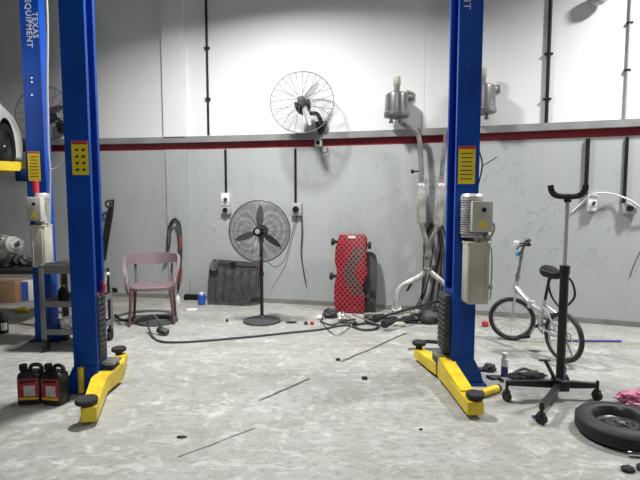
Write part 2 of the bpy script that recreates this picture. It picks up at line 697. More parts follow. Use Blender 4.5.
def lift_post(label, pxl, pxr, pyr, ybase, side, d=.27, height=4.6):
    """C-section post. side = +1: open towards +X, -1: towards -X"""
    yf = fl((pxl + pxr) / 2, ybase).y
    x0, x1 = at(pxl, pyr, yf).x, at(pxr, pyr, yf).x
    w = x1 - x0
    t = .014
    root = thing('lift_post', ((x0 + x1) / 2, yf + d / 2, 0), label, 'car lift')
    lip = .035
    poly = [(0, 0), (w, 0), (w, lip), (w - t, lip), (w - t, t), (t, t), (t, d - t), (w - t, d - t), (w - t, d - lip), (w, d - lip), (w, d), (0, d)]
    if side > 0:
        poly = [(x0 + a, yf + b) for a, b in poly]
    else:
        poly = [(x1 - a, yf + b) for a, b in poly]
    mb = MB()
    mb.prism(poly, .012, height)
    link('column', mb, 'blue', root, 30, world=True)
    # flared foot plate on the outer side plus base plate
    xo = x0 if side > 0 else x1
    xi = x1 if side > 0 else x0
    o = -1 if side > 0 else 1
    fx = [(xi, .012), (xi, .20), (xo, .20), (xo + o * .05, .02 + .08), (xo + o * .075, .012)]
    for yy in (yf - .012, yf + d):
        mb = MB()
        mb.prism(fx, 0, .012, axes((1, 0, 0), (0, 0, 1), (0, -1, 0), (0, yy + .012, 0)))
        link('foot_gusset', mb, 'blue', root, 30, world=True)
    mb = MB()
    mb.box(((x0 + x1) / 2 + o * .02, yf + d / 2, .006), (w + .14, d + .10, .012), bevel=.003)
    link('base_plate', mb, 'bluedark', root, 30, world=True)
    return root, x0, x1, yf, d


def bolt(root, px, py, yf):
    p = at(px, py, yf)
    mb = MB()
    mb.cyl(p + V((0, .002, 0)), p + V((0, -.006, 0)), .011, .008, 10)
    link('bolt', mb, 'chrome', root, 30, world=True)


def arm(root, pts, w, h, padpt, padz, taper=.85, pad_r=.062, name='lift_arm'):
    """box-section arm on the floor through plan points (x, y, zbottom)"""
    mb = MB()
    rings = []
    n = len(pts)
    for i, (x, y, z) in enumerate(pts):
        a = V(pts[max(i - 1, 0)]).xy
        b = V(pts[min(i + 1, n - 1)]).xy
        d = (b - a).normalized()
        s = V((-d.y, d.x, 0))
        k = 1 - (1 - taper) * i / (n - 1)
        c = V((x, y, z))
        rings.append([c - s * w / 2 * k, c + s * w / 2 * k, c + s * w / 2 * k + V((0, 0, h * k)), c - s * w / 2 * k + V((0, 0, h * k))])
    mb.rings(rings)
    o = link(name, mb, 'yellow', root, 25, world=True)
    px, py = padpt
    mb = MB()
    mb.cyl((px, py, padz - .05), (px, py, padz), .030, .030, 16)
    mb.lathe([(0, padz), (pad_r * .9, padz), (pad_r, padz + .008), (pad_r, padz + .026), (pad_r * .9, padz + .034), (pad_r * .5, padz + .030), (0, padz + .030)], 24,
             Matrix.Translation((px, py, 0)))
    link('rubber_pad', mb, 'rubber', o, 35, world=True)
    return o


# --- right-hand post
root, x0, x1, yf, d = lift_post('blue lift post carrying a cream pump tank, in front of the silver bicycle', 454.4, 477.3, 240, 384, -1)
RP = (root, x0, x1, yf, d)
sticker(root, 458.6, 146, 474.6, 184, yf, .07, (7, 1))
bolt(root, 468.5, 45, yf)
bolt(root, 467.7, 67.5, yf)
mb = MB()
cz = at(467, 11, yf).z
mb.text('EQUIPMENT', .075, Matrix.Translation((at(466.8, 6, yf).x, yf - .001, cz + .240)) @ TXT, .0006, .001, 1.16)
link('lettering', mb, 'letter', root, 0, world=True)
mb = MB()
mb.text('TEXAS', .075, Matrix.Translation((at(474.5, 6, yf).x, yf - .001, cz + .240)) @ TXT, .0006, .001, 1.16)
link('lettering', mb, 'letter', root, 0, world=True)
# carriage with ribbed guard
mb = MB()
mb.box((x0 + .05, yf + d / 2, .42), (.11, d - .08, .62), bevel=.008)
mb.box((x0 - .03, yf + d / 2 + .04, .15), (.12, d - .08, .09), bevel=.006)
link('carriage', mb, 'bluedark', root, 30, world=True)
mb = MB()
gx = x0 - .03
mb.box((gx, yf + d / 2, .47), (.045, d - .06, .46), bevel=.006)
for k in range(11):
    mb.box((gx - .024, yf + d / 2, .27 + k * .04), (.016, d - .07, .018), bevel=.004)
link('door_guard', mb, 'guard', root, 30, world=True)
mb = MB()
mb.box((x0 - .055, yf + .16, .20), (.10, .20, .02), bevel=.004)
link('carriage_plate', mb, 'steel', root, 30, world=True)
e0, e1 = fl(448, 381, .03), fl(477, 415, .03)
a1 = arm(root, [(e0.x, e0.y + .10, .03), (e0.x + .01, e0.y - .1, .03), (e1.x - .01, e1.y + .0, .03)], .12, .095, (e1.x + .005, e1.y + .06), .125, .9)
# sloping upper plate of the telescopic arm
mb = MB()
p0 = V((e0.x - .005, e0.y + .10, .20))
p1 = V((e1.x - .015, e1.y + .17, .13))
s = V((.055, 0, 0))
mb.rings([[p0 - s, p0 + s, p0 + s - V((0, 0, .085)), p0 - s - V((0, 0, .085))], [p1 - s * .85, p1 + s * .85, p1 + s * .85 - V((0, 0, .02)), p1 - s * .85 - V((0, 0, .02))]])
link('arm_cover', mb, 'yellow', a1, 25, world=True)
g0, g1 = fl(436, 371, .03), fl(420, 359, .03)
arm(root, [(g0.x + .03, g0.y - .07, .03), (g0.x, g0.y + .03, .03), (g1.x, g1.y + .06, .03)], .11, .095, (g1.x, g1.y + .05), .145, .85)


def power_unit(root, T, yb, motor_on_top=True, flip=1):
    """T: dict of pixel rectangles at plane yb: tank, motor, control"""
    a, b = at(T['tank'][0], T['tank'][1], yb), at(T['tank'][2], T['tank'][3], yb)
    w, h = b.x - a.x, a.z - b.z
    cx, cz = (a.x + b.x) / 2, (a.z + b.z) / 2
    dp = .15
    mb = MB()
    mb.box((cx, yb + dp / 2, cz), (w, dp, h), bevel=.022, seg=3)
    mb.box((cx, yb + dp / 2, a.z - .012), (w * 1.02, dp * 1.02, .02), bevel=.006)
    for k in (.2, .8):
        mb.box((cx - w / 2 + w * k, yb - .003, cz - .01), (.006, .012, h * .82), bevel=.002)
    o = link('oil_tank', mb, 'creamtank', root, 30, world=True)
    o['label'] = 'cream oil tank'
    mb = MB()
    mb.cyl((cx - w * .28, yb + .06, a.z - .005), (cx - w * .28, yb + .06, a.z + .02), .018, .015, 12)
    link('filler_cap', mb, 'red', o, 30, world=True)
    mb = MB()
    vz = a.z + .035
    mb.box((cx + w * .12, yb + dp / 2, vz), (w * .62, dp * .7, .085), bevel=.008)
    mb.cyl((cx + w * .3, yb + .02, vz + .005), (cx + w * .3, yb - .03, vz + .005), .016, .014, 12)
    mb.cyl((cx - w * .02, yb + .02, vz + .01), (cx - w * .02, yb - .02, vz + .01), .012, .012, 12)
    mb.cyl((cx + w * .42, yb + .05, vz - .02), (cx + w * .60, yb + .05, vz - .02), .011, .011, 10)
    link('valve_block', mb, 'alu', root, 30, world=True)
    a, b = at(T['motor'][0], T['motor'][1], yb), at(T['motor'][2], T['motor'][3], yb)
    mw = b.x - a.x
    mx = (a.x + b.x) / 2
    mb = MB()
    zt, zb = a.z, b.z
    r = mw / 2
    yc = yb + .09
    prof = [(0, zb), (r * .9, zb), (r * .9, zb + .02)]
    z = zb + .025
    while z < zt - .055:
        prof += [(r * .86, z), (r, z + .003), (r, z + .010), (r * .86, z + .013)]
        z += .018
    prof += [(r * 1.02, zt - .05), (r * 1.02, zt - .02), (r * .85, zt), (0, zt)]
    mb.lathe(prof, 24, Matrix.Translation((mx, yc, 0)))
    link('motor', mb, 'alu', root, 30, world=True)
    a, b = at(T['control'][0], T['control'][1], yb - .02), at(T['control'][2], T['control'][3], yb - .02)
    cw, ch = b.x - a.x, a.z - b.z
    c = V(((a.x + b.x) / 2, yb + .02, (a.z + b.z) / 2))
    mb = MB()
    mb.box(c, (cw, .09, ch), bevel=.008)
    o = link('control_box', mb, 'ctrl', root, 30, world=True)
    fy = c.y - .045
    mb = MB()
    mb.cyl((c.x + cw * .05, fy + .002, c.z + ch * .22), (c.x + cw * .05, fy - .018, c.z + ch * .22), .016, .014, 16)
    link('push_button', mb, 'black', o, 30, world=True)
    mb = MB()
    tz = c.z - ch * .24
    q = .036
    mb.prism([(-q, -q * .75), (q, -q * .75), (0, q)], 0, .0015, axes((1, 0, 0), (0, 0, 1), (0, -1, 0), (c.x, fy - .0005, tz)))
    tri = link('warning_triangle', mb, 'sticker', o, 0, world=True)
    return c, cw, ch


# pump of the right post
yb = yf - .17
c, cw, ch = power_unit(root, dict(tank=(468, 242, 489.5, 305), motor=(465, 193.5, 486, 238), control=(472.5, 201, 492.5, 232)), yb, flip=-1)
mb = MB()
mb.box((x1 - .06, yf - .012, at(475, 225, yf).z), (.08, .05, .22), bevel=.004)
link('mounting_bracket', mb, 'blue', root, 30, world=True)
mb = MB()
q = [at(488, 226, yb), at(493, 223, yb), at(494, 230, yb), at(490, 238, yb), at(486, 242, yb)]
mb.tube(smoothpath(q), .009, 8)
link('hose', mb, 'hosegrey', root, 60, world=True)
mb = MB()
q = [at(487, 244, yb - .01), at(491, 248, yb), at(492, 262, yb), at(491, 290, yb), at(490, 300, yb)]
mb.tube(smoothpath(q), .006, 8)
mb.blob(at(491, 287, yb), (.014, .014, .022), 3, .1)
link('hose', mb, 'hosegrey', root, 60, world=True)
# loose cable tied to the post by the sticker
mb = MB()
q = [V((x1 + .004, yf + .03, at(478, 150, yf).z)), V((x1 + .03, yf + .02, at(481, 165, yf).z)), V((x1 + .006, yf + .03, at(479, 184, yf).z))]
mb.tube(smoothpath(q), .006, 6)
mb.tube([V((x1 + .028, yf + .02, at(481, 166, yf).z)), at(497, 157, yf + .02)], .004, 6)
link('loose_cable', mb, 'cord', root, 60, world=True)

# --- front left post
root, x0, x1, yf, d = lift_post('blue lift post on the left beside two black oil jugs, without a pump', 68.5, 92.6, 240, 392, +1, .17)
LP = (root, x0, x1, yf, d)
sticker(root, 71.3, 141, 89.2, 175, yf, .09, (4, 2))
bolt(root, 77, 37.5, yf)
bolt(root, 77.8, 60.5, yf)
mb = MB()
mb.box((x1 - .05, yf + d / 2, .42), (.11, d - .08, .62), bevel=.008)
mb.box((x1 + .03, yf + d / 2 + .03, .15), (.12, d - .04, .09), bevel=.006)
link('carriage', mb, 'bluedark', root, 30, world=True)
mb = MB()
gx = x1 - .012
mb.box((gx, yf + d / 2, .49), (.045, d - .06, .50), bevel=.006)
for k in range(12):
    mb.box((gx + .020, yf + d / 2, .27 + k * .04), (.016, d - .07, .018), bevel=.004)
link('door_guard', mb, 'guard', root, 30, world=True)
mb = MB()
mb.box((x1 + .055, yf + .12, .20), (.10, .14, .02), bevel=.004)
link('carriage_plate', mb, 'steel', root, 30, world=True)
e0, e1 = fl(107, 386, .03), fl(89, 422, .03)
arm(root, [(e0.x, e0.y + .15, .03), (e0.x - .0, e0.y - .12, .03), (e1.x, e1.y, .03)], .13, .13, (e1.x - .035, e1.y + .05), .135, .72, .07)
mb = MB()
q = at(79.5, 374, yf - .05)
rel = at(102.5, 288, yf + .1)
mb.cyl((q.x, yf - .03, .012), (q.x, yf - .03, .20), .022, .022, 14)
link('adapter_tube', mb, 'yellow', root, 30, world=True)
mb = MB()
mb.tube(smoothpath([V((x1 - .02, rel.y, rel.z - .05)), rel + V((0, 0, -.03)), rel + V((.008, 0, .02)), rel + V((.0, 0, .05))], 4), .014, 8)
link('release_grip', mb, 'red', root, 40, world=True)['label'] = 'bright red grip'
g0, g1 = fl(113, 378, .03), fl(122, 362, .03)
arm(root, [(g0.x - .04, g0.y - .05, .03), (g0.x, g0.y + .08, .03), (g1.x, g1.y, .03)], .11, .095, (g1.x - .015, g1.y - .02), .135, .85)

# --- rear left post with lettering and pump
root, x0, x1, yf, d = lift_post('blue lift post with white lettering and a cream pump, behind the grey tool cart', 29.0, 46.3, 200, 341, -1, .13)
BP = (root, x0, x1, yf, d)
sticker(root, 27.5, 151.5, 41, 181, yf, .05, (7, 1))
bolt(root, 32, 78, yf)
bolt(root, 32.2, 82, yf)
bolt(root, 32.3, 95, yf)
mb = MB()
mb.text('TEXAS', .077, Matrix.Translation((at(35.0, 25, yf).x, yf - .001, at(35, 25, yf).z)) @ TXT, .0008, .001, 1.14)
link('lettering', mb, 'letter', root, 0, world=True)
mb = MB()
mb.text('EQUIPMENT', .077, Matrix.Translation((at(28.6, 23, yf).x, yf - .001, at(28.6, 23, yf).z)) @ TXT, .0008, .001, 1.14)
link('lettering', mb, 'letter', root, 0, world=True)
yb = yf - .17
power_unit(root, dict(tank=(29, 225, 46.5, 268), motor=(30, 193, 45, 224), control=(26, 197, 41.5, 221)), yb)
mb = MB()
p = at(36, 193, yb + .08)
mb.cyl((p.x, p.y, p.z), (p.x, p.y, at(36, 181, yb + .08).z), .03, .03, 16)
link('motor_cap', mb, 'red', root, 30, world=True)['label'] = 'dull red cap'
mb = MB()
zc = 1.70
mb.box((x0 + .03, yf + d / 2, zc), (.14, d - .08, .70), bevel=.008)
mb.box((x0 - .06, yf + d / 2, zc), (.14, d, .12), bevel=.008)
link('carriage', mb, 'bluedark', root, 30, world=True)
mb = MB()
zt = at(47, -60, yf).z
q = [V((x1 + .022, yf - .01, 3.9)), at(46.8, 0, yf - .01), at(47.5, 90, yf - .01), at(48.7, 150, yf - .01), at(50.2, 170, yf - .01), at(50.0, 200, yf - .01), at(49.5, 240, yf - .01)]
mb.tube(smoothpath(q), .010, 8)
link('hydraulic_hose', mb, 'hosegrey', root, 60, world=True)
mb = MB()
q = [at(50, 169, yf), at(54, 169, yf), at(60, 166, yf), at(66, 160, yf)]
mb.tube(smoothpath(q), .009, 8)
link('hydraulic_hose', mb, 'hosegrey', root, 60, world=True)
aw = [(x0 - .10, yf + .10, 1.74), (x0 - .35, yf + .22, 1.74), (x0 - .62, yf + .30, 1.74)]
arm(root, aw, .10, .09, (x0 - .60, yf + .30), 1.915, .9)
aw = [(x0 - .10, yf + .05, 1.74), (x0 - .40, yf - .35, 1.74), (x0 - .62, yf - .72, 1.74)]
arm(root, aw, .10, .09, (x0 - .61, yf - .70), 1.915, .9)

# ------------------------------------------------------------ lifted car
wheel_w = at(4.5, 148, 5.9)
ch_ = R(108)
cr, sr = math.cos(ch_), math.sin(ch_)
WR = .30
wl_loc = V((1.32, -.78))
rootc = V((wheel_w.x - (cr * wl_loc.x - sr * wl_loc.y), wheel_w.y - (sr * wl_loc.x + cr * wl_loc.y), wheel_w.z - WR))
car = thing('car', rootc, 'white car raised on the lift at the left edge', 'car', ch_)
side = []


def arc(cx, cz, r, a0, a1, n):
    return [(cx + r * math.cos(a0 + (a1 - a0) * i / n), cz + r * math.sin(a0 + (a1 - a0) * i / n)) for i in range(n + 1)]


AR = .35
prof = [(-1.86, .24), (-1.60, .20)] + arc(-1.22, .30, AR, R(196), R(-16), 14) + [(.95, .19)] + arc(1.32, .30, AR, R(197), R(-16), 14) + [(1.92, .20), (2.0, .35), (1.97, .50), (1.88, .62), (1.64, .735), (1.20, .79), (.85, .92)]
prof += [(-1.4, .98), (-1.80, .90), (-1.93, .70), (-1.95, .40)]
mb = MB()
mb.prism(prof, -.82, .82, axes((1, 0, 0), (0, 0, 1), (0, -1, 0)), bevel=.03)
for f in mb.bm.faces:
    c_ = f.calc_center_median()
    if abs(f.normal.y) < .3 and min(math.hypot(c_.x - 1.32, c_.z - .30), math.hypot(c_.x + 1.22, c_.z - .30)) < AR + .004:
        f.material_index = 1
body = link('body', mb, ['carwhite', 'black'], car, 30)
mb = MB()
rings = []
for z, xf, xr, yw in ((.90, 1.0, -1.78, .76), (1.15, .55, -1.66, .70), (1.36, .10, -1.45, .60), (1.44, -.2, -1.2, .48)):
    rings.append([V((xr, -yw, z)), V((xf, -yw, z)), V((xf, yw, z)), V((xr, yw, z))])
mb.rings(rings)
cab = link('cabin', mb, 'carwhite', car, 30)
mb = MB()
mb.box((-.35, .755, 1.13), (1.5, .02, .30), (R(16), 0, 0), bevel=.008)
link('side_window', mb, 'glass', car, 30)
for wx in (-1.22, 1.32):
    for sy in (1, -1):
        mb = MB()
        mm = Matrix.Translation((wx, sy * .74, WR)) @ Matrix.Rotation(-sy * PI / 2, 4, 'X')
        mb.lathe([(.19, -.09), (.27, -.095), (.297, -.07), (.30, 0), (.297, .06), (.27, .085), (.20, .08), (.19, .0)], 32, mm, closed=True)
        w = link('wheel', mb, 'black', car, 30)
        mb = MB()
        mb.lathe([(0, -.05), (.18, -.06), (.195, -.05), (.195, .06), (.18, .065), (.15, .03), (.06, .045), (.05, .065), (0, .065)], 24, mm)
        link('rim', mb, 'rimdark', w, 30)
mb = MB()
mb.box((0, 0, .235), (3.3, 1.2, .03), bevel=.01)
link('underbody', mb, 'dgrey', car, 30)
mb = MB()
mb.box((-1.9, .58, .70), (.10, .30, .16), bevel=.03)
link('tail_lamp', mb, 'red', car, 30)


# ------------------------------------------------------------- fans
def cage(mb, m, Rr, depth, rings, spokes, wire, rim, sk=1.5):
    """front and back dome of a fan guard, axis along local z"""
    mb.torus(Rr, rim, m, 56, 8)
    for s in (1, -1):
        for k in range(rings):
            t = .22 + .74 * k / (rings - 1)
            z = s * depth * (1 - t ** 2.4)
            mb.torus(Rr * t, wire, m @ Matrix.Translation((0, 0, z)), 44, 4)
        for k in range(spokes):
            a = 2 * PI * (k + (0 if s > 0 else .5)) / spokes
            pts = []
            for i in range(7):
                t = .10 + .90 * i / 6
                pts.append(m @ V((Rr * t * math.cos(a), Rr * t * math.sin(a), s * depth * (1 - t ** 2.4))))
            mb.tube(pts, wire * sk, 5)


def blade(mb, m, a, r0, r1, w):
    rings = []
    for i in range(7):
        t = i / 6
        r = r0 + (r1 - r0) * t
        ww = w * (.35 + 1.3 * math.sin(PI * min(1, .12 + t * .86)) ** .8) * .5
        tw = R(32 - 16 * t)
        u = V((math.cos(a), math.sin(a), 0))
        v = V((-math.sin(a), math.cos(a), 0)) * math.cos(tw) + V((0, 0, 1)) * math.sin(tw)
        nrm = u.cross(v)
        c = u * r
        rings.append([m @ (c - v * ww - nrm * .002), m @ (c + v * ww - nrm * .002), m @ (c + v * ww + nrm * .002), m @ (c - v * ww + nrm * .002)])
    mb.rings(rings)


# pedestal fan
base = fl(262, 321.5)
pf = thing('pedestal_fan', base, 'tall black pedestal fan on a round base in front of the grey wall', 'fan')
mb = MB()
mb.lathe([(0, 0), (.215, 0), (.225, .008), (.22, .022), (.15, .032), (.05, .045), (.03, .08), (0, .08)], 40)
link('base', mb, 'dgrey', pf, 30)
mb = MB()
mb.cyl((0, 0, .05), (0, 0, .98), .021, n=14)
mb.cyl((0, 0, .55), (0, 0, .60), .029, n=14)
link('pole', mb, 'blackmetal', pf, 30)
hub = at(259.3, 231.3, base.y - .16) - base
mb = MB()
mb.tube([(0, 0, .95), (0, -.01, hub.z - .06), (0, -.03, hub.z)], [.028, .034, .04], 12)
ax = V((-.10, -1, .02)).normalized()
fx = V((0, 0, 1)).cross(ax).normalized()
fy = ax.cross(fx)
mf = axes(fx, fy, ax, hub)
mb.lathe([(0, -.20), (.05, -.20), (.07, -.17), (.075, -.06), (.06, -.02), (0, -.02)], 20, mf)
link('motor', mb, 'black', pf, 35)
mb = MB()
cage(mb, mf, .354, .085, 26, 10, .0015, .0075)
link('guard', mb, 'fanwire', pf, 60)
mb = MB()
mb.lathe([(0, -.02), (.055, -.02), (.06, .03), (.045, .045), (0, .045)], 20, mf)
link('hub', mb, 'black', pf, 35)
mb = MB()
mb.lathe([(0, .084), (.052, .084), (.055, .09), (.04, .098), (0, .098)], 20, mf)
bd = link('guard_badge', mb, 'black', pf, 35)
mb = MB()
mb.lathe([(0, .097), (.028, .097), (.026, .103), (0, .103)], 16, mf)
link('badge_disc', mb, 'greybox', bd, 35)
for a in (87, 200, 325):
    mb = MB()
    blade(mb, mf, R(a), .05, .30, .052)
    link('blade', mb, 'blade', pf, 40)


def wall_fan(label, px, py, rpx, face, wire, blade_m, elbow, mount, offw=.42, badges=True, sq=1.0, ang=20, cover=None):
    c = wl(px, py, offw)
    rr = rpx * (c.y * CP + (H - c.z) * SP) / FPX
    mt = wl(mount[0], mount[1], .0)
    f = thing('wall_fan', wall_off(mt, .0), label, 'fan')
    face = V(face).normalized()
    fx = V((0, 0, 1)).cross(face).normalized()
    fy = face.cross(fx)
    mf = axes(fx, fy, face, c)
    mb = MB()
    cage(mb, mf, rr, .085, 12, 14, .0010, .0052, 3.0)
    link('guard', mb, wire, f, 60, world=True)
    mb = MB()
    mb.lathe([(0, -.22), (.055, -.22), (.10, -.18), (.105, -.06), (.08, -.02), (0, -.02)], 20, mf)
    link('motor', mb, 'black', f, 35, world=True)
    mb = MB()
    mb.lathe([(0, -.02), (.05, -.02), (.055, .04), (0, .05)], 20, mf)
    link('hub', mb, 'black', f, 35, world=True)
    for k in range(3):
        mb = MB()
        blade(mb, mf, R(ang + 120 * k), .05, rr * .80, .05)
        link('blade', mb, blade_m, f, 40, world=True)
    mb = MB()
    q = [c - face * .14 + V((0, 0, -.05)), wl(elbow[0][0], elbow[0][1], .30), wl(elbow[1][0], elbow[1][1], .24), wl(mount[0], mount[1] - 4, .16), wl(mount[0], mount[1], .09)]
    mb.tube(smoothpath(q, 6), .026, 10)
    link('arm', mb, 'black', f, 60, world=True)
    mb = MB()
    a = wall_angle(mt.x)
    mm = Matrix.Translation(mt) @ Matrix.Rotation(a, 4, 'Z')
    mb.prism([(-.075, .075), (.075, .075), (.02, -.09), (-.02, -.09)], -.11, 0.0, mm @ axes((1, 0, 0), (0, 0, 1), (0, -1, 0)) @ Matrix.Scale(-1, 4, V((0, 0, 1))), bevel=.012)
    link('bracket', mb, 'black', f, 35, world=True)
    return f


wall_fan('round wall fan above the red stripe in the centre', 302, 102.0, 32.0, (-.06, -1, .20), 'fanwire', 'bladel', ((308.5, 113.5), (317, 114)), (322, 128), ang=50)
wall_fan('round dark wall fan half hidden behind the lettered blue post', 43.5, 113.5, 27.5, (.05, -1, .1), 'fanwire', 'dgrey', ((54, 117), (60, 121)), (64, 128))


# ----------------------------------------------------- conduits and sockets
def conduit(label, px, py0, py1, matn, clamps=(), r=.016, z_top=None):
    a = wl(px, py0, r + .006)
    b = wl(px if not isinstance(px, tuple) else px[1], py1, r + .006)
    b = V((a.x, a.y, b.z))
    if z_top:
        a.z = z_top
    t = thing('conduit', (b.x, b.y, b.z), label, 'conduit')
    mb = MB()
    mb.cyl(a, b, r, n=12)
    link('pipe', mb, matn, t, 40, world=True)
    for cy in clamps:
        z = wl(px, cy, r).z
        mb = MB()
        mb.box((a.x, a.y, z), (r * 4.6, .036, .022), (0, 0, wall_angle(a.x)), bevel=.004)
        link('clamp', mb, 'black', t, 30, world=True)
    return t


conduit('black conduit on the white wall above the hanging cable', 207.0, 60, 134.5, 'black', (48, 99), .017, 5.9)
conduit('black conduit on the white wall above the silver bicycle', 548.6, 60, 124, 'black', (54, 99), .020, 5.9)
conduit('thin grey conduit on the white wall near the right edge', 628.0, 60, 121, 'greybox', (23, 70), .014, 5.9)
conduit('short black conduit under the stripe leading to the left socket', 225.3, 149.5, 195, 'black', (), .017)
conduit('short black conduit under the stripe below the wall fan', 295.2, 148.5, 206, 'black', (), .015)
conduit('short thick black conduit above the paired white socket', 588.3, 138.5, 195, 'black', (), .022)
conduit('short black conduit ending at the right-hand grey socket', 627.5, 137, 203, 'black', (), .018)


def wbox(mb, px0, py0, px1, py1, dep, off=0.0, bevel=.006):
    a, b = wl(px0, py0, 0), wl(px1, py1, 0)
    c = (a + b) / 2
    ang = wall_angle(c.x)
    w = (b - a).xy.length
    h = a.z - b.z
    p = wall_off(V((c.x, W(c.x), c.z)), off + dep / 2)
    mb.box(p, (w, dep, h), (0, 0, ang), bevel=bevel)
    return p, w, h, ang


def socket(label, px0, py0, px1, py1, dep, matn, kind, plug=True):
    mb = MB()
    p, w, h, ang = wbox(mb, px0, py0, px1, py1, dep)
    t = thing('wall_socket', p - V((0, 0, h / 2)), label, 'socket')
    link('housing', mb, matn, t, 30, world=True)
    n = V((math.sin(ang), -math.cos(ang), 0))
    f = p + n * dep / 2
    mb = MB()
    if kind == 'round':
        mb.cyl(f + V((0, 0, -.0)) - n * .002, f + n * .03, min(w, h) * .30, min(w, h) * .27, 16)
        link('outlet', mb, 'black', t, 30, world=True)
    else:
        mb.box(f + n * .003, (w * .8, .01, h * .42), (0, 0, ang), bevel=.003)
        o = link('face_plate', mb, 'white', t, 30, world=True)
        mb = MB()
        mb.box(f + n * .022 + V((w * .12, 0, -h * .02)), (w * .32, .034, h * .26), (0, R(25), ang), bevel=.006)
        link('plug', mb, 'dgrey', t, 30, world=True)
    return t


socket('white wall socket at the end of the conduit left of the pedestal fan', 222.3, 193, 230.7, 205.5, .06, 'white', 'plug')
socket('grey outlet box just under the white socket left of the pedestal fan', 221.8, 206, 231.6, 214, .05, 'greybox', 'round')
socket('grey socket with round outlet below the wall fan', 291.8, 203, 302.3, 215.5, .06, 'greybox', 'round')
socket('small grey power socket on the red stripe under the wall fan', 315.5, 139.5, 322.5, 146.5, .05, 'white', 'round')
socket('white wall socket beside the black cradle of the stand', 587, 195, 595.5, 211, .07, 'white', 'plug')
socket('grey wall socket nearest to the right edge of the wall', 621.5, 203, 635, 213.5, .075, 'greybox', 'round')


def cable(name, label, cat, pts, r, matn, n=8, sm=6, group=None):
    mb = MB()
    mb.tube(smoothpath(pts, sm), r, n)
    o = link(name, mb, matn, None, 60)
    return tag(o, label, cat, group)


cable('cable', 'white cable arching over the two right-hand wall sockets', 'cable',
      [wl(572, 212, .02), wl(582, 203, .02), wl(587, 198.5, .05), wl(594, 194, .09), wl(605, 193, .085), wl(618, 195.5, .06), wl(630, 200.5, .10), wl(641, 208, .09), wl(652, 214, .05)], .011, 'whitecord')
cable('cable', 'thin dark cable hanging down the wall at the right edge', 'cable',
      [wl(646, 240, .02), wl(640, 252, .02), wl(634, 265, .02), wl(630, 277, .02)], .005, 'cord', 6)
cable('cord', 'thin grey cord hanging from the round socket, curling left', 'cord',
      [wl(297, 216, .03), wl(294, 226, .03), wl(288, 250, .03), wl(283, 262, .05), wl(275, 267, .10), wl(268, 262, .2)], .005, 'cord', 6)
cable('cord', 'thick dark cord hanging from the round socket with a loose end', 'cord',
      [wl(301.5, 216, .03), wl(302, 232, .03), wl(301, 252, .03), wl(303, 268, .03), wl(306, 284, .03)], .009, 'cord', 6)
cable('cord', 'small dark cord curled under the socket on the stripe', 'cord',
      [wl(320, 147, .03), wl(321, 151, .03), wl(325, 153, .04), wl(328, 150, .04), wl(326, 147.5, .03)], .006, 'cord', 6)
# wall hook
mb = MB()
wbox(mb, 97.5, 213.6, 103.5, 215.8, .04)
tag(link('wall_hook', mb, 'black'), 'small black hook on the grey wall beside the left post', 'hook')


# --------------------------------------------------------------- canisters
def canister(label, cx, top_px, bot_px, halfw, fit, offw=.20):
    c0 = wl(cx, bot_px, offw)
    c1 = wl(cx, top_px, offw)
    sc_ = (c0.y * CP) / FPX
    r = halfw * sc_
    hgt = c1.z - c0.z
    t = thing('exhaust_canister', V((c0.x, c0.y, c0.z)), label, 'exhaust canister')
    mb = MB()
    mb.lathe([(0, .01), (r * .55, -.018), (r * .9, -.01), (r * 1.02, .0), (r * 1.06, .02), (r * 1.04, .05), (r * .96, .065), (r * .93, hgt - .05), (r * .90, hgt - .02), (r * .7, hgt), (0, hgt + .004)], 32)
    link('body', mb, 'galv', t, 30)
    mb = MB()
    mb.cyl((0, 0, hgt - .01), (0, 0, hgt + .10), .035, n=16)
    nk = link('neck', mb, 'exhaust', t, 30)
    mb = MB()
    mb.lathe([(0, hgt + .09), (.042, hgt + .09), (.047, hgt + .10), (.047, hgt + .185), (.042, hgt + .195), (0, hgt + .195)], 8)
    link('fitting', mb, 'creamtank', t, 30)
    for dx in (-.075, .035):
        mb = MB()
        mb.cyl((dx, -.06, .0), (dx, -.06, -.065), .020, n=12)
        mb.cyl((dx, -.06, -.06), (dx, -.06, -.085), .030, .026, 12)
        link('outlet_stub', mb, 'steel', t, 30)
    mb = MB()
    wp = wl(cx + 13, top_px - 3, 0) - t.location
    mb.tube([(r * .3, .05, hgt * .82), (wp.x, wp.y - .04, hgt * .95)], .022, 10)
    mb.box((wp.x, wp.y - .012, hgt * .95), (.12, .024, .09), (0, 0, wall_angle(c0.x)), bevel=.004)
    link('wall_bracket', mb, 'steel', t, 30)
    return t


canister('grey metal exhaust canister hung on the white wall left of the right post', 396.5, 93, 117, 12.0, 1)
canister('grey metal exhaust canister half hidden behind the right blue post', 482.0, 85, 113, 13.0, 1)

# ------------------------------------------------------- hanging exhaust
ex = thing('exhaust_pipe', wl(425, 300, 0.19), 'twin exhaust pipe assembly hung upside down on the grey wall', 'exhaust pipe')


def wpath(pts, off):
    return [wl(a, b, off if len(p) == 2 else p[2]) for p in pts for a, b in [p[:2]]]


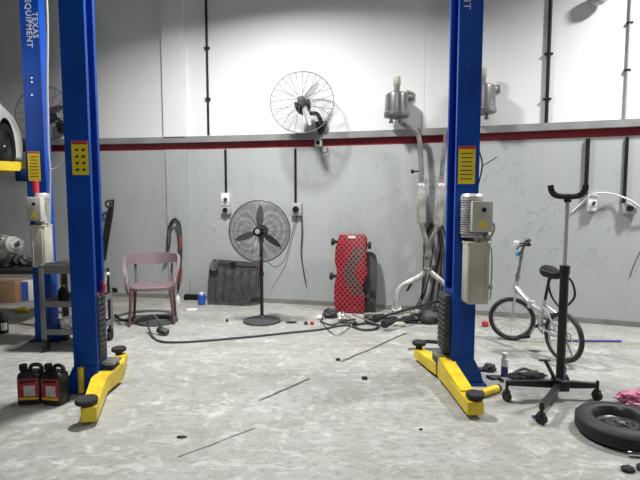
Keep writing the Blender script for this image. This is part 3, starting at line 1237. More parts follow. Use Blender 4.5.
mb = MB()
mb.tube(smoothpath(wpath([(401, 122, 0.19), (408, 127, 0.18), (415, 130.5, 0.17), (419, 138, 0.15), (420.5, 152, 0.15), (421.5, 170, 0.15), (421.3, 186, 0.15)], 0.15), 6), .030, 12)
link('left_tailpipe', mb, 'exhaust', ex, 60, world=True)['label'] = 'bent pipe under the canister'
mb = MB()
mb.tube(smoothpath(wpath([(446, 132, 0.17), (445, 146, 0.16), (442.5, 165, 0.15), (441, 186, 0.15)], 0.15), 6), .028, 12)
link('right_tailpipe', mb, 'exhaust', ex, 60, world=True)
for a, b, c_, d_ in ((421.2, 184, 421.8, 223), (441.5, 184, 437.5, 225)):
    mb = MB()
    p, q = wl(a, b, 0.15), wl(c_, d_, .08)
    dd = (q - p)
    mb.tube([p - dd * .03, p, p + dd * .05, q - dd * .05, q, q + dd * .03], [.034, .052, .060, .060, .052, .034], 16)
    link('resonator', mb, 'alu', ex, 40, world=True)
mb = MB()
mb.tube(smoothpath(wpath([(421.8, 224), (424, 233), (427, 243), (427.5, 256), (426.5, 270)], 0.15), 6), .030, 12)
link('left_downpipe', mb, 'exhaust', ex, 60, world=True)
mb = MB()
mb.tube(smoothpath(wpath([(437.3, 226), (434, 234), (429.5, 243), (428, 250)], 0.15), 6), .028, 12)
link('right_downpipe', mb, 'exhaust', ex, 60, world=True)
mb = MB()
for z_ in (255, 269):
    p = wl(427.3, z_, .15)
    mb.lathe([(0, -.012), (.062, -.012), (.062, .012), (0, .012)], 16, Matrix.Translation(p))
p, q = wl(427.4, 254, 0.15), wl(427, 270, .08)
mb.cyl(p, q, .040, .040, 14)
link('flange', mb, 'steel', ex, 30, world=True)
mb = MB()
mb.tube(smoothpath(wpath([(426.5, 269, 0.15), (420, 276, 0.17), (411, 281, 0.21), (403, 285, 0.24), (398, 291, 0.26), (396.5, 300, 0.27), (396.5, 312, 0.29)], 0.15), 6), .036, 12)
p, q = wl(396.5, 308, 0.29), wl(396.5, 315, .22)
mb.cyl(p, q, .062, .062, 14)
link('left_branch', mb, 'alu', ex, 60, world=True)
mb = MB()
mb.tube(smoothpath(wpath([(426.5, 269, 0.15), (433, 274, 0.15), (440, 280, 0.16), (448, 287, 0.17), (453, 292, 0.17)], 0.15), 6), .034, 12)
link('right_branch', mb, 'alu', ex, 60, world=True)
mb = MB()
p = wl(407, 291, .17)
mb.cyl(p, p + V((.05, -.02, 0.10)), .012, .02, 10)
mb.blob(p + V((.05, -.02, 0.10)), (.022, .022, .022), 3, .15, sub=2)
link('oxygen_sensor', mb, 'dgrey', ex, 40, world=True)
mb = MB()
p = wl(421, 171, .08)
mb.cyl(p, wl(413, 171.5, 0.16), .008, .008, 8)
mb.blob(wl(412.5, 171.5, 0.17), (.026, .026, .026), 5, .2, sub=2)
link('rubber_hanger', mb, 'rubber', ex, 40, world=True)
mb = MB()
mb.cyl(wl(441.5, 170, 0.14), wl(455, 169, 0.09), .007, n=8)
link('hanging_rod', mb, 'steel', ex, 40, world=True)

# cables hanging behind it
rnd = random.Random(4)
lbls = ['looped black hose hung behind the exhaust pipe, innermost of its coil',
        'looped black hose hung behind the exhaust pipe, widest of its coil',
        'black hose trailing from the coil down to the floor beside the post',
        'grey hose trailing from the coil down towards the leaning rods',
        'thin black hose hanging straight from the coil by the blue post',
        'thin dark hose sagging left from the coil to the floor']
paths = [
    [(425, 262), (424.5, 245), (427, 232), (433, 225), (439, 230), (441, 246), (437, 268), (433, 290), (431, 305)],
    [(422, 300), (423.5, 270), (425.5, 240), (433, 222), (442, 226), (447, 245), (447, 270), (445, 292)],
    [(436, 226), (440, 245), (441, 270), (438, 292), (434, 308), (428, 316)],
    [(434, 226), (433, 250), (428, 280), (422, 300), (414, 312)],
    [(441, 228), (444, 250), (443.5, 280), (441, 305), (438, 315)],
    [(428, 260), (424, 285), (418, 303), (408, 314), (398, 319)]]
for i, (lb, pth) in enumerate(zip(lbls, paths)):
    cable('hose', lb, 'hose', [wl(a, b, .022 + .013 * i) for a, b in pth], (.016, .014, .012, .011, .010, .008)[i], ('cord', 'cord', 'cord', 'dgrey', 'cord', 'cord')[i], 8, 6, 'hoses hung by the exhaust pipe')

# ---------------------------------------------------------------- creeper
cb = fl(350, 312.5)
lean = R(10)
ang = wall_angle(cb.x) + R(2)
cr_ = thing('mechanic_creeper', cb + V((0, .0, 0)), 'red mechanic creeper standing on end against the grey wall', 'creeper', ang)
mx_ = Matrix.Rotation(-lean, 4, 'X')


def CL(x, y, z):
    return mx_ @ V((x, y, z))


wd, hh = .205, 1.02
out = [(-.185, 0), (.19, 0), (.20, .20), (.17, .27), (.16, .36), (.22, .52), (.195, .60), (.20, .70), (.20, .95), (.18, 1.0), (.15, 1.02), (-.15, 1.02), (-.175, 1.0), (-.185, .93), (-.215, .84), (-.22, .66), (-.19, .56), (-.185, .50), (-.215, .34), (-.205, .12)]
mb = MB()
hole = [(-.05, .955), (-.05, .985), (.05, .985), (.05, .955)]
mb.prism(out, 0, .05, mx_ @ axes((1, 0, 0), (0, 0, 1), (0, -1, 0), (0, 0, 0)), bevel=.015)
link('bed', mb, 'creeper', cr_, 30)
mb = MB()
mb.box(CL(.0, -.052, .972), (.105, .012, .035), (-lean, 0, 0), bevel=.005)
link('handle_slot', mb, 'cream', cr_, 30)
mb = MB()
mb.box(CL(.03, -.055, .62), (.20, .02, .03), (-lean, R(0), 0), bevel=.006)
for i, (x, z) in enumerate(((-.235, .91), (.215, .875), (-.24, .46), (.215, .20))):
    mb = MB()
    p = CL(x, -.03, z)
    sg = -1 if x < 0 else 1
    mb.cyl(p, p + V((sg * .035, 0, 0)), .046, .046, 18)
    mb.box(p + V((-sg * .02, .01, 0)), (.05, .03, .04), bevel=.005)
    link('caster', mb, 'rubber', cr_, 35)
# grey backboard behind it
gb = fl(368, 309)
g = thing('backboard', gb, 'dark grey round-topped board leaning behind the red creeper', 'board', ang)
mx2 = Matrix.Rotation(-R(8), 4, 'X')
pl = [(-.14, 0), (.10, 0), (.10, .70)] + arc(.0, .72, .10, 0, PI, 8) + [(-.14, .70)]
mb = MB()
mb.prism([(-.15, 0), (.09, 0), (.09, .66), (.07, .74), (.02, .78), (-.08, .78), (-.15, .72)], 0, .035, mx2 @ axes((1, 0, 0), (0, 0, 1), (0, -1, 0)), bevel=.01)
link('panel', mb, 'dgrey', g, 30)
mb = MB()
p = mx2 @ V((.04, -.04, .25))
mb.cyl(p, p + V((0, -.03, 0)), .035, n=16)
link('caster', mb, 'rubber', g, 35)
g.location.y = W(gb.x) - .22

# ------------------------------------------------------------- undertray
ub = fl(236, 305)
ang = wall_angle(ub.x)
ut = thing('car_undertray', (ub.x - .05, ub.y - .02, 0), 'dark ribbed plastic car undertray leaning on the wall behind the pedestal fan', 'car part', ang)
cols, rows_ = 44, 22
outl_t = [(-.375, .60), (.36, .56)]
mb = MB()


def tray(u, v, back):
    # u -1..1, v 0..1
    xl = -.345 - .03 * math.sin(v * 3) + (.02 if v > .93 else 0)
    xr = .36 + .0 * v - (.12 * max(0, .35 - v) / .35)
    x = xl + (xr - xl) * (u + 1) / 2
    top = .615 - .035 * (u + 1) / 2
    bot = .0 + (.05 * max(0, u - .2)) + .012 * math.sin(u * 9)
    z = max(0.0, bot + (top - bot) * v)
    rib = .016 * (1 if (math.sin((u + 1) * 19) > .1 and .12 < v < .74 and abs(u) < .9) else 0)
    rim = .02 * (1 if (v > .9 or abs(u) > .95) else 0)
    bulge = .05 * math.exp(-((u + .85) ** 2 / .02 + (v - .84) ** 2 / .02))
    y = -.02 - rib - rim - bulge + v * .17
    if back:
        y = .012 + v * .17
    return V((x, y, z))


n0 = len(mb.bm.faces)
F_ = [[mb.bm.verts.new(tray(-1 + 2 * i / cols, j / rows_, False)) for i in range(cols + 1)] for j in range(rows_ + 1)]
B_ = [[mb.bm.verts.new(tray(-1 + 2 * i / cols, j / rows_, True)) for i in range(cols + 1)] for j in range(rows_ + 1)]
for j in range(rows_):
    for i in range(cols):
        mb.bm.faces.new((F_[j][i], F_[j][i + 1], F_[j + 1][i + 1], F_[j + 1][i]))
        mb.bm.faces.new((B_[j][i], B_[j + 1][i], B_[j + 1][i + 1], B_[j][i + 1]))
for i in range(cols):
    mb.bm.faces.new((F_[0][i], B_[0][i], B_[0][i + 1], F_[0][i + 1]))
    mb.bm.faces.new((F_[-1][i], F_[-1][i + 1], B_[-1][i + 1], B_[-1][i]))
for j in range(rows_):
    mb.bm.faces.new((F_[j][0], F_[j + 1][0], B_[j + 1][0], B_[j][0]))
    mb.bm.faces.new((F_[j][-1], B_[j][-1], B_[j + 1][-1], F_[j + 1][-1]))
link('panel', mb, 'screen', ut, 40)
mb = MB()
mb.lathe([(.0, 0), (.035, .002), (.05, .012), (.06, .012), (.06, -.02), (0, -.02)], 24, Matrix.Translation((-.285, .045, .525)) @ Matrix.Rotation(PI / 2, 4, 'X'))
link('round_opening', mb, 'steel', ut, 35)
mb = MB()
mb.box((-.02, .095, .575), (.07, .03, .03), bevel=.006)
link('clip', mb, 'black', ut, 35)

# ------------------------------------------------------------------ chair
chp = (fl(129.5, 326.5) + fl(175, 326)) / 2
chair = thing('armchair', (chp.x - .06, chp.y + .22, 0), 'mauve woven plastic armchair with an open back near the wall', 'chair', R(14))
mb = MB()
rings = []
pts = []
for i in range(28):
    a = 2 * PI * i / 28
    c_, s_ = math.cos(a), math.sin(a)
    e = .55
    pts.append((math.copysign(abs(c_) ** e, c_) * .245, math.copysign(abs(s_) ** e, s_) * .225))
for z, k in ((.405, .93), (.412, 1.0), (.44, 1.0), (.450, .96), (.446, .80)):
    rings.append([V((x * k, y * k, z)) for x, y in pts])
mb.rings(rings)
link('seat', mb, 'mauve', chair, 40)
mb = MB()
rings = []
N = 40
for i in range(N + 1):
    t = -1 + 2 * i / N
    a = t * R(118)
    sx, sy = math.sin(a) * .295, math.cos(a) * .265
    k = abs(t)
    zt = .80 - .02 * k ** 2 - .26 * max(0, (k - .55) / .45) ** 1.6
    hb = .135 - .085 * min(1, (k / .75)) ** 2
    th = .016
    n_ = V((math.sin(a), math.cos(a), 0))
    c_ = V((sx, sy, 0))
    lift = .045 * (1 - k)  # back leans outward
    rings.append([c_ + n_ * (th + lift) + V((0, 0, zt)), c_ - n_ * (th - lift) + V((0, 0, zt)), c_ - n_ * th + V((0, 0, zt - hb)), c_ + n_ * th + V((0, 0, zt - hb))])
mb.rings(rings)
link('backrest', mb, 'mauve', chair, 60)
for sx in (-1, 1):
    mb = MB()
    mb.tube(smoothpath([(sx * .262, -.125, .54), (sx * .265, -.17, .50), (sx * .255, -.185, .44), (sx * .245, -.175, .38)], 5), [.022] * 15 + [.02], 10)
    link('arm_support', mb, 'mauve', chair, 60)
for sx in (-1, 1):
    for sy in (-1, 1):
        mb = MB()
        mb.tube([(sx * .215, sy * .18, .42), (sx * .245, sy * .205, 0)], [.021, .014], 12)
        link('leg', mb, 'mauveleg', chair, 40)
    mb = MB()
    mb.tube([(sx * .20, .19, .43), (sx * .215, .235, .67)], [.018, .015], 10)
    link('back_post', mb, 'mauve', chair, 40)

# --------------------------------------------------- jumper cables on hook
jc = thing('jumper_cable', wl(174, 285, .05), 'dark jumper cables with red clamps hanging on the wall behind the armchair', 'cable')
for i, pth in enumerate(([(164, 262), (167, 250), (167.5, 236), (169, 226), (174, 219), (179, 222), (181, 232), (181.5, 252), (180, 274), (178, 290)],
                         [(167, 256), (170, 240), (170.5, 229), (174.5, 221.5), (177.5, 227), (179, 240), (178.5, 262), (178, 284)])):
    mb = MB()
    mb.tube(smoothpath([wl(a, b, .06 + .036 * i) for a, b in pth], 6), .013, 8)
    link('lead', mb, 'cord', jc, 60, world=True)
mb = MB()
p, q = wl(180.5, 236, .08), wl(180, 250, .09)
mb.tube([p, (p + q) / 2, q], [.018, .026, .012], 8)
link('clamp', mb, 'rust', jc, 60, world=True)['label'] = 'red clamp'
mb = MB()
p, q = wl(181.5, 268, .08), wl(179, 284, .09)
mb.tube([p, (p + q) / 2, q], [.014, .02, .010], 8)
link('clamp', mb, 'rust', jc, 60, world=True)['label'] = 'red clamp'
mb = MB()
p = wl(174, 222, .0)
mb.cyl(wall_off(p, .045), wall_off(p, .085), .012, n=8)
link('hook', mb, 'blackmetal', jc, 40, world=True)

# ------------------------------------------------------------- tool cart
cy0 = 4.50
cx0, cx1 = at(40.5, 310, cy0).x, at(112.5, 310, cy0 + .42).x
cd_ = .42
cart = thing('tool_cart', ((cx0 + cx1) / 2, cy0 + cd_ / 2, 0), 'grey steel tool cart with three shelves standing behind the left post', 'cart')
cw_ = cx1 - cx0
TOPZ = at(80, 268, cy0).z
for nm, z, lip_ in (('top_shelf', TOPZ - .05, .075), ('middle_shelf', .44, .055), ('bottom_shelf', .17, .055)):
    mb = MB()
    mb.box((0, 0, z), (cw_ - .01, cd_ - .01, .008))
    for sx in (-1, 1):
        mb.box((sx * (cw_ / 2 - .004), 0, z + lip_ / 2), (.008, cd_, lip_))
    for sy in (-1, 1):
        mb.box((0, sy * (cd_ / 2 - .004), z + lip_ / 2 - .005), (cw_, .008, lip_))
    link(nm, mb, 'cart', cart, 30)
for sx in (-1, 1):
    for sy in (-1, 1):
        mb = MB()
        xx, yy = sx * (cw_ / 2 - .022), sy * (cd_ / 2 - .022)
        mb.box((xx + sx * .022, yy, (TOPZ + .12) / 2), (.006, .048, TOPZ - .12), bevel=.002)
        mb.box((xx, yy + sy * .022, (TOPZ + .12) / 2), (.050, .006, TOPZ - .12), bevel=.002)
        lg = link('corner_post', mb, 'cart', cart, 30)
        mb = MB()
        mb.cyl((xx - .014, yy, .05), (xx + .014, yy, .05), .05, n=20)
        mb.box((xx, yy, .105), (.045, .06, .035), bevel=.004)
        link('caster', mb, 'rubber', cart, 35)
mb = MB()
mb.tube(smoothpath([(-cw_ / 2, -.15, TOPZ - .02), (-cw_ / 2 - .05, -.15, TOPZ - .05), (-cw_ / 2 - .065, -.11, TOPZ - .05), (-cw_ / 2 - .065, .11, TOPZ - .05), (-cw_ / 2 - .05, .15, TOPZ - .05), (-cw_ / 2, .15, TOPZ - .02)], 5), .016, 10)
link('push_handle', mb, 'black', cart, 60)
CX, CY = cart.location.x, cart.location.y


def oncart(px, py, dy=.0):
    return at(px, py, CY + dy)


tz = TOPZ - .046
# tools on the cart
def spanner(label, x, y, z, rz, L=.24, m='chrome', group=None):
    t = MB()
    mm = Matrix.Translation((x, y, z)) @ Matrix.Rotation(rz, 4, 'Z')
    t.prism([(-L / 2, -.010), (L / 2 - .03, -.010), (L / 2 - .01, -.022), (L / 2 + .022, -.018), (L / 2 + .004, 0), (L / 2 + .022, .018), (L / 2 - .01, .022), (L / 2 - .03, .010), (-L / 2, .010), (-L / 2 - .02, .020), (-L / 2 - .04, .008), (-L / 2 - .04, -.008), (-L / 2 - .02, -.020)], 0, .010, mm, bevel=.002)
    return tag(link('spanner', t, m), label, 'spanner', group)


spanner('chrome spanner lying across the top of the grey tool cart', CX - .09, CY - .02, TOPZ + .031, R(12), .20)
spanner('chrome spanner at the front edge of the cart top', CX - .09, CY - .14, TOPZ + .031, R(-6), .18)
mb = MB()
mb.box((CX - .075, CY + .0, (TOPZ - .045 + TOPZ + .03) / 2), (.28, .36, .073), bevel=.006)
tag(link('tool_tray', mb, 'dgrey'), 'dark tray filling the top shelf of the grey tool cart', 'tray')
mb = MB()
mb.box((CX + .145, CY, tz + .056), (.13, .30, .11), bevel=.02)
tag(link('tool_case', mb, 'black'), 'black tool case on the cart top behind the left post', 'case')
mb = MB()
mb.tube(smoothpath([(CX + cw_ / 2 + .012, CY - .06, .62), (CX + cw_ / 2 + .05, CY - .06, .66), (CX + cw_ / 2 + .07, CY - .07, .72), (CX + cw_ / 2 + .10, CY - .08, .74)], 5), [.018] * 8 + [.014] * 8, 8)
tag(link('funnel_tube', mb, 'white'), 'small white spout hooked on the right end of the tool cart', 'spout')
items = [('oil_can', 'black', (-.13, -.02, .448), (.09, .10, .17), 'black can on the middle shelf of the tool cart'),
         ('spray_bottle', 'dgrey', (.02, .05, .448), (.09, .09, .20), 'dark grey bottle on the middle shelf of the cart'),
         ]
for nm, m_, (dx, dy, z), (w_, d__, h_), lb in items:
    t = thing(nm, (CX + dx, CY + dy, z), lb, 'can' if 'can' in nm else 'bottle')
    mb = MB()
    mb.lathe([(0, 0), (w_ / 2, 0), (w_ / 2, h_ * .7), (w_ * .3, h_ * .82), (w_ * .18, h_ * .85), (w_ * .18, h_ * .92), (0, h_ * .92)], 20)
    link('body', mb, m_, t, 35)
    mb = MB()
    mb.cyl((0, 0, h_ * .9), (0, 0, h_), w_ * .22, n=14)
    link('cap', mb, 'steel', t, 35)
mb = MB()
mb.tube([(CX - .20, CY - .13, .463), (CX + .14, CY - .15, .463)], .013, 8)
tag(link('pry_bar', mb, 'rust'), 'red-brown pry bar along the front of the middle shelf', 'tool')
mb = MB()
mb.blob((CX - .07, CY - .06, .245), (.07, .08, .068), 5, .45, 2.6, flat=.176)
tag(link('rag', mb, 'white'), 'crumpled white rag on the bottom shelf of the tool cart', 'rag')
mb = MB()
mb.box((CX - .185, CY - .05, .222), (.06, .16, .08), (0, R(10), 0), bevel=.01)
tag(link('filter_box', mb, 'bluebox'), 'small blue box on the bottom shelf beside the white rag', 'box')
mb = MB()
mb.blob((CX + .125, CY - .03, .25), (.075, .09, .072), 8, .3, flat=.176)
tag(link('car_part', mb, 'dgrey'), 'dark lumpy car part on the bottom shelf beside the white rag', 'car part')
mb = MB()
mb.tube(smoothpath([(CX - .18, CY - .17, .187), (CX - .05, CY - .175, .187), (CX + .06, CY - .175, .187), (CX + .18, CY - .17, .187)], 4), .011, 8)
tag(link('ratchet_bar', mb, 'chrome'), 'chrome bar along the front of the bottom cart shelf', 'tool')

# black beam leaning on the wall behind cart
bt = wl(113, 199.5, .05)
bb = fl(96.5, 303)
bb = V((bt.x + (bb.x - bt.x) * .55, bt.y - .42, 0))
bb = at(97.5, 303.5, bt.y - .42)
bb.z = 0
bl = thing('bumper_beam', bb, 'long black bumper beam leaning on the wall behind the tool cart', 'car part')
mb = MB()
d_ = bt - bb
L_ = d_.length
x_, y_ = frame_from(d_)
dn = d_.normalized()
sd = V((1, 0, 0))
fr = V((0, -1, 0))
rings = []
for i in range(13):
    t = i / 12
    c_ = bb + d_ * t + V((-.012 * math.sin(t * PI), 0, 0))
    w_ = .042 - (.02 * max(0, t - .85) / .15)
    rings.append([c_ - sd * w_, c_ + sd * w_, c_ + sd * w_ * .8 + fr * .05, c_ - sd * w_ * .8 + fr * .05])
mb.rings(rings)
link('beam', mb, 'black', bl, 25, world=True)
mb = MB()
c_ = bb + d_ * .955 + V((-.03, -.055, 0))
mb.torus(.045, .018, Matrix.Translation(c_) @ Matrix.Rotation(PI / 2, 4, 'X'), 24, 8)
link('tow_eye', mb, 'dgrey', bl, 40, world=True)

# ---------------------------------------------------------- left workbench
bz = .66
wbx1 = -3.20
bench = thing('workbench', (-3.95, 5.75, 0), 'dark workbench at the left edge carrying gearbox castings', 'workbench')
mb = MB()
mb.box((0, 0, bz - .025), (1.5, .7, .05), bevel=.006)
link('bench_top', mb, 'blackmetal', bench, 30)
for sx in (-1, 1):
    for sy in (-1, 1):
        mb = MB()
        mb.box((sx * .70, sy * .30, (bz - .05) / 2), (.05, .05, bz - .05), bevel=.004)
        link('leg', mb, 'blackmetal', bench, 30)
gp = at(7, 262, 5.62)
gear = thing('gearbox', (gp.x, 5.62, bz), 'bare aluminium gearbox casting on the dark workbench', 'gearbox')
mb = MB()
mm = Matrix.Translation((0, 0, .235)) @ Matrix.Rotation(R(75), 4, 'Y') @ Matrix.Rotation(R(25), 4, 'X')
mb.lathe([(0, -.20), (.20, -.20), (.20, -.18), (.15, -.12), (.11, .02), (.10, .16), (.06, .20), (0, .20)], 20, mm)
for k in range(9):
    a = 2 * PI * k / 9
    mb.tube([mm @ V((math.cos(a) * .19, math.sin(a) * .19, -.17)), mm @ V((math.cos(a) * .115, math.sin(a) * .115, .05))], .014, 6)
link('housing', mb, 'alu', gear, 35)
mb = MB()
mb.cyl(mm @ V((0, 0, .18)), mm @ V((0, 0, .30)), .03, n=14)
link('output_shaft', mb, 'steel', gear, 35)
mb = MB()
mb.blob((-.12, -.12, .09), (.10, .08, .075), 6, .3, flat=.002)
link('side_cover', mb, 'alu', gear, 40)
for i, (px, py, s_, m_, lb) in enumerate(((25, 264, .085, 'dgrey', 'dark greasy engine part on the bench between gearbox and pump'), (31, 258, .06, 'rag', 'small dark engine part at the bench end behind the pump'), (14, 246, .07, 'dgrey', 'dark bracket on the back of the workbench'))):
    p = at(px, py, 5.75 + .12 * (i == 2))
    mb = MB()
    mb.blob((min(p.x, -3.33), p.y, bz + s_ * .72), (s_, s_ * .8, s_ * .85), i + 11, .45, 2.4, flat=bz)
    tag(link('engine_part', mb, m_), lb, 'car part')
t = thing('canister', at(.5, 247, 5.95), 'cream plastic canister at the left edge above the bench', 'canister')
t.location = (at(-1, 247, 5.95).x, 5.95, bz)
mb = MB()
mb.box((0, 0, .15), (.12, .14, .30), bevel=.02)
link('body', mb, 'cream', t, 30)
mb = MB()
mb.cyl((0, 0, .30), (0, 0, .335), .03, n=14)
link('cap', mb, 'cream', t, 30)
# boxes under the bench
b0 = fl(3, 303)
mb = MB()
mb.box((b0.x, b0.y + .15, .16), (.36, .30, .32), bevel=.004)
cbx = thing('cardboard_box', (b0.x, b0.y + .15, 0), 'brown cardboard box on the floor under the workbench', 'box')
link('carton', mb, 'card', cbx, 30, world=True)
mb = MB()
mb.box((b0.x, b0.y + .15, .3205), (.36, .05, .002))
link('tape', mb, 'cream', cbx, 0, world=True)
b1 = fl(20, 301)
pb = thing('parts_box', (b1.x + .09, b1.y + .12, 0), 'white and blue parts box on the floor beside the cardboard box', 'box', R(12))
mb = MB()
mb.box((0, 0, .14), (.17, .2, .28), bevel=.004)
link('carton', mb, 'white', pb, 30)
mb = MB()
mb.box((-.04, -.1015, .14), (.085, .003, .275))
link('printed_panel', mb, 'bluebox', pb, 0)
mb = MB()
mb.box((.0865, 0, .14), (.003, .19, .275))
link('printed_panel', mb, 'bluebox', pb, 0)
p = fl(23, 312)
mb = MB()
mb.blob(p + V((0, 0, .03)), (.085, .05, .035), 2, .3, flat=0)
tag(link('rag', mb, 'yellow'), 'small yellow rag on the floor left of the tool cart', 'rag')
p = fl(3.5, 333)
bo = thing('fluid_bottle', p, 'black fluid bottle with pale label at the left edge of the floor', 'bottle')
mb = MB()
mb.lathe([(0, 0), (.047, 0), (.05, .008), (.05, .15), (.03, .19), (.018, .20), (.018, .215), (0, .215)], 20)
link('body', mb, 'black', bo, 35)
mb = MB()
mb.cyl((0, 0, .21), (0, 0, .24), .022, n=14)
link('cap', mb, 'dgrey', bo, 35)
mb = MB()
rings = []
for z in (.04, .12):
    rings.append([V((.0508 * math.cos(a), .0508 * math.sin(a), z)) for a in [R(-80 + 10 * k) for k in range(8)]] + [V((.0500 * math.cos(a), .0500 * math.sin(a), z)) for a in [R(-10 - 10 * k) for k in range(8)]])
mb.rings(rings)
link('paper_label', mb, 'paper', bo, 35)


# ---------------------------------------------------------------- oil jugs
def jug(label, px, py, rz, flip=1):
    p = fl(px, py)
    t = thing('oil_jug', (p.x, p.y + .06, 0), label, 'jug', rz, 'black oil jugs by the left post')
    w_, d_, h_ = .165, .11, .20
    mb = MB()
    rings = []
    for z, k in ((0, .92), (.012, 1.0), (.19, 1.0), (.21, .97), (.225, .86), (.235, .70)):
        pts = []
        for i in range(24):
            a = 2 * PI * i / 24
            c_, s_ = math.cos(a), math.sin(a)
            pts.append(V((math.copysign(abs(c_) ** .4, c_) * w_ / 2 * k, math.copysign(abs(s_) ** .4, s_) * d_ / 2 * (1 if z < .2 else k), z)))
        rings.append(pts)
    mb.rings(rings)
    b = link('body', mb, 'oiljug', t, 40)
    mb = MB()
    mb.tube(smoothpath([(flip * -.005, 0, .225), (flip * .0, 0, .262), (flip * .02, 0, .275), (flip * .055, 0, .272), (flip * .072, 0, .25), (flip * .07, 0, .21)], 5), .0135, 10)
    link('handle', mb, 'oiljug', t, 60)
    mb = MB()
    mb.cyl((flip * -.05, 0, .225), (flip * -.05, 0, .245), .020, n=16)
    mb.lathe([(0, .242), (.026, .242), (.027, .25), (.027, .275), (.022, .282), (0, .282)], 16, Matrix.Translation((flip * -.05, 0, 0)))
    link('cap', mb, 'black', t, 35)
    mb = MB()
    mb.box((0, -d_ / 2 - .0005, .115), (.135, .004, .155), bevel=.0015)
    lb = link('front_label', mb, 'redlabel', t, 30)
    lb['label'] = 'red label with pale panel'
    mb = MB()
    mb.box((.008, -d_ / 2 - .0028, .105), (.075, .002, .075))
    link('pale_panel', mb, 'paper', lb, 0)
    mb = MB()
    mb.box((0, -d_ / 2 - .0028, .049), (.125, .002, .018))
    link('yellow_band', mb, 'yellow', lb, 0)
    mb = MB()
    mb.prism([(-.055, -.008), (.05, .002), (.055, .014), (-.05, .010)], 0, .001, axes((1, 0, 0), (0, 0, 1), (0, -1, 0), (0, -d_ / 2 - .0024, .168)))
    link('black_flash', mb, 'black', lb, 0)
    return t


jug('black oil jug with red label standing leftmost on the floor', 27.5, 405.5, R(8))
jug('black oil jug with red label touching the foot of the left post', 51.5, 406.0, R(-10))

# ------------------------------------------------------------------ bicycle
rp = fl(562.5, 362)
fp = fl(511, 340.3)
hd = math.atan2(fp.y - rp.y, fp.x - rp.x)
WBASE = (fp - rp).length
WRb = .228
bike = thing('bicycle', (rp.x, rp.y, 0), 'small silver folding bicycle with a black saddle parked by the wall', 'bicycle', hd)


def bwheel(name, cx, steer, pivot=None):
    mm = Matrix.Translation((cx, 0, WRb)) @ Matrix.Rotation(steer, 4, 'Z') @ Matrix.Rotation(PI / 2, 4, 'X')
    mb = MB()
    mb.torus(WRb - .022, .021, mm, 48, 10)
    wv = link(name, mb, 'tyre', bike, 60)
    mb = MB()
    mb.torus(WRb - .047, .009, mm, 44, 8)
    link('rim', mb, 'alu', wv, 60)
    mb = MB()
    mb.cyl(mm @ V((0, 0, -.045)), mm @ V((0, 0, .045)), .018, n=12)
    for k in range(18):
        a = 2 * PI * k / 18
        s_ = .03 if k % 2 else -.03
        mb.tube([mm @ V((.012 * math.cos(a), .012 * math.sin(a), s_)), mm @ V(((WRb - .05) * math.cos(a + .2), (WRb - .05) * math.sin(a + .2), 0))], .0018, 4)
    link('spokes', mb, 'chrome', wv, 60)
    return mm


STEER = R(50)
rear_m = bwheel('rear_wheel', 0, 0)
front_m = bwheel('front_wheel', WBASE, STEER)
hx = WBASE - .075   # head tube bottom
steer_rot = Matrix.Translation((WBASE, 0, 0)) @ Matrix.Rotation(STEER, 4, 'Z') @ Matrix.Translation((-WBASE, 0, 0))
h0 = V((WBASE - .035, 0, .52))
h1 = V((WBASE - .06, 0, .63))
mb = MB()
mb.cyl(h0, h1, .024, n=14)
link('head_tube', mb, 'silver', bike, 40)
mb = MB()
hinge = V((WBASE * .60, 0, .44))
st0 = V((.27, 0, .40))
mb.tube(smoothpath([h0 + V((-.01, 0, .05)), V((WBASE * .78, 0, .50)), hinge, V((.34, 0, .41)), st0], 5), .026, 12)
link('main_tube', mb, 'silver', bike, 60)
mb = MB()
mb.box(hinge, (.045, .065, .075), (0, R(-15), 0), bevel=.008)
link('hinge', mb, 'silver', bike, 40)
bbk = V((.30, 0, .255))
mb = MB()
mb.cyl(V((.245, 0, .52)), bbk, .019, n=12)
link('seat_tube', mb, 'silver', bike, 40)
for s_ in (-1, 1):
    mb = MB()
    mb.tube([bbk + V((0, s_ * .02, 0)), V((0, s_ * .055, WRb))], .010, 8)
    link('chain_stay', mb, 'silver', bike, 40)
    mb = MB()
    mb.tube([V((.255, s_ * .02, .46)), V((.13, s_ * .052, .40)), V((0, s_ * .055, WRb))], .009, 8)
    link('seat_stay', mb, 'silver', bike, 40)
    mb = MB()
    mb.tube([steer_rot @ (h0 + V((0, s_ * .015, -.0))), steer_rot @ (h0 + V((.008, s_ * .05, -.05))), steer_rot @ V((WBASE, s_ * .052, WRb))], [.014, .013, .009], 10)
    link('fork_blade', mb, 'silver', bike, 60)
mb = MB()
mb.box(steer_rot @ (h0 + V((0, 0, -.015))), (.04, .06, .035), (0, 0, STEER), bevel=.006)
link('fork_crown', mb, 'silver', bike, 40)
# seat post and saddle
mb = MB()
sp1 = V((.19, 0, .765))
mb.cyl(V((.247, 0, .50)), sp1, .014, n=12)
link('seat_post', mb, 'blackmetal', bike, 40)
mb = MB()
rings = []
for i in range(9):
    t = i / 8
    x = .19 + .065 - .235 * t
    wv = .078 * (1 - t) ** .7 + .024
    if i in (0, 8):
        wv *= .6
    zt = .800 + .015 * math.cos(t * 5)
    ring = []
    for k in range(12):
        a = 2 * PI * k / 12
        ring.append(V((x, math.cos(a) * wv, zt + math.sin(a) * (.032 if math.sin(a) > 0 else .035 + .05 * (1 - t)))))
    rings.append(ring)
mb.rings(rings)
link('saddle', mb, 'black', bike, 50)
